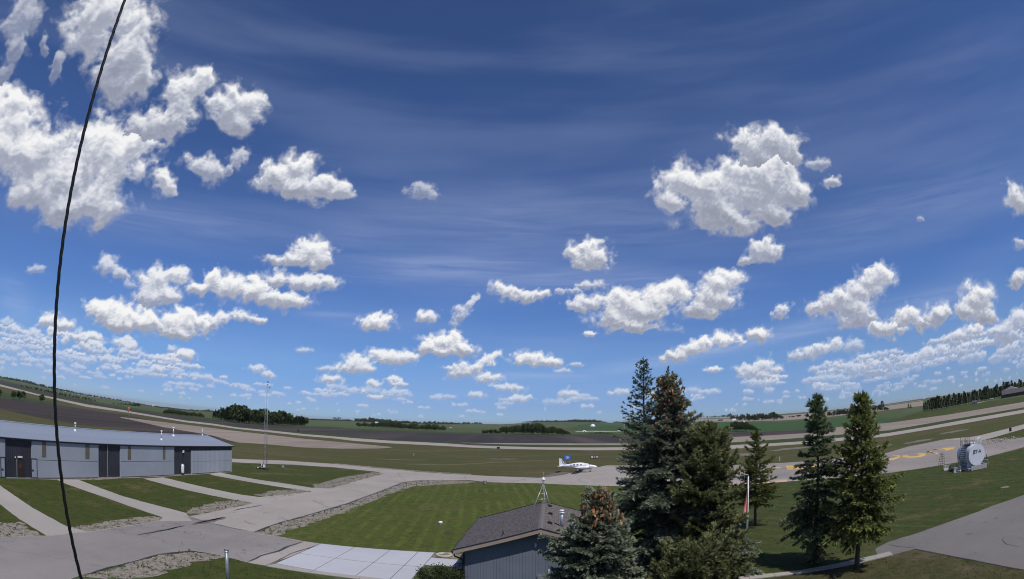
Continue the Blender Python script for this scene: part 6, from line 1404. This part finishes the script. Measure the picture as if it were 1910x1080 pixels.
P = np.concatenate([scatter(p, 7, 50+i) for i, p in enumerate(GV)]); n = len(P)
base = np.array([(-1,-1,0),(1,-1,0),(1,1,0),(-1,1,0),(-.6,-.6,1),(.6,-.5,1),(.5,.6,1),(-.6,.5,1)], float); s = rgx.uniform(.012, .055, n)
a = rgx.uniform(0, 6.28, n); bx = base[None]*np.stack([s, s*rgx.uniform(.6, 1.1, n), s*rgx.uniform(.5, 1, n)], 1)[:, None, :]
V = np.stack([bx[..., 0]*np.cos(a)[:, None]-bx[..., 1]*np.sin(a)[:, None]+P[:, 0:1], bx[..., 0]*np.sin(a)[:, None]+bx[..., 1]*np.cos(a)[:, None]+P[:, 1:2], bx[..., 2]+.008], -1).reshape(-1, 3)
F = (np.array([(4,5,6,7),(0,1,5,4),(1,2,6,5),(2,3,7,6),(3,0,4,7)])[None]+8*np.arange(n)[:, None, None]).reshape(-1, 4)
tag(np_mesh('loose_stones', V, F, plain('loose_stone', (.27, .24, .21), .9, var=.35, scale=4, bump=0)), kind='stuff')
M_TUFT = leaf_mat('grass_tufts', (.022, .038, .008), (.080, .105, .026), .25, hue=(.075, .07, .03))
LW = [([(510,1006),(651,955),(720,927),(780,909),(877,903),(1000,901),(1162,906),(1290,906),(1300,1090),(905,1080),(815,1033),(601,1017)], 5), ([(1290,906),(1440,899),(1590,886),(1755,866),(1841,850),(1910,833),(1910,917),(1760,972),(1660,1005),(1597,1040),(1493,1061),(1400,1071)], 5),
      ([(1400,1080),(1507,1066),(1603,1050),(1667,1034),(1710,1022),(1774,1034),(1910,1060),(1910,1100),(1400,1100)], 14), ([(300,1078),(380,1046),(427,1044),(467,1053),(500,1061),(640,1088),(500,1110),(300,1110)], 14),
      ([(0,909),(63,952),(126,985),(200,975),(286,966),(121,908),(100,901)], 6), ([(150,901),(231,931),(312,952),(350,955),(420,940),(352,920),(269,898),(226,898)], 6), ([(308,896),(377,912),(452,927),(510,918),(560,914),(463,903),(400,891),(330,892)], 6), ([(440,868),(540,868),(640,878),(700,882),(640,892),(586,908),(475,894),(438,884)], 4)]
P = np.concatenate([scatter(p, d, 90+i, -.1) for i, (p, d) in enumerate(LW)]); n = len(P)
P3 = np.column_stack([P, np.full(n, .004)]); D = rgx.normal(0, .5, (n, 3))+np.array([0, 0, 1.0])
tag(tufts('grass', P3, D, rgx.uniform(.04, .10, n), rgx.uniform(.012, .028, n), np.clip(.45+.5*fbm(P[:, 0]*.35, P[:, 1]*.35, 3)+rgx.normal(0, .2, n), 0, 1), M_TUFT, None, k=3, spread=1.1, rg=rgx, flat=1.5), kind='stuff')
# more thin cracks over the old pavement
for pts in ([(560,985.5),(545,975),(520,966)], [(690,925),(668,917),(640,911)], [(760,899),(748,890),(744,882)], [(620,952),(600,942),(585,935)], [(870,895.5),(868,890),(872,887)], [(1100,902),(1080,895),(1090,888)], [(1200,880),(1180,872)]):
    seam(pts, .07, z=.029)

# ------------------------------------------------------------------ the air: thin even haze over the plain
hm_ = bpy.data.materials.new('haze_air'); hm_.use_nodes = True; ht = hm_.node_tree; ht.nodes.clear()
ho = ht.nodes.new('ShaderNodeOutputMaterial'); hv = ht.nodes.new('ShaderNodeVolumePrincipled'); hv.inputs['Color'].default_value = (.95, .98, 1.0, 1)
hv.inputs['Density'].default_value = 3.2e-5; hv.inputs['Anisotropy'].default_value = .3; ht.links.new(hv.outputs[0], ho.inputs['Volume'])
tag(MB().box((0, 0, -30), (49000, 49000, 160)).build('haze', hm_), kind='stuff')
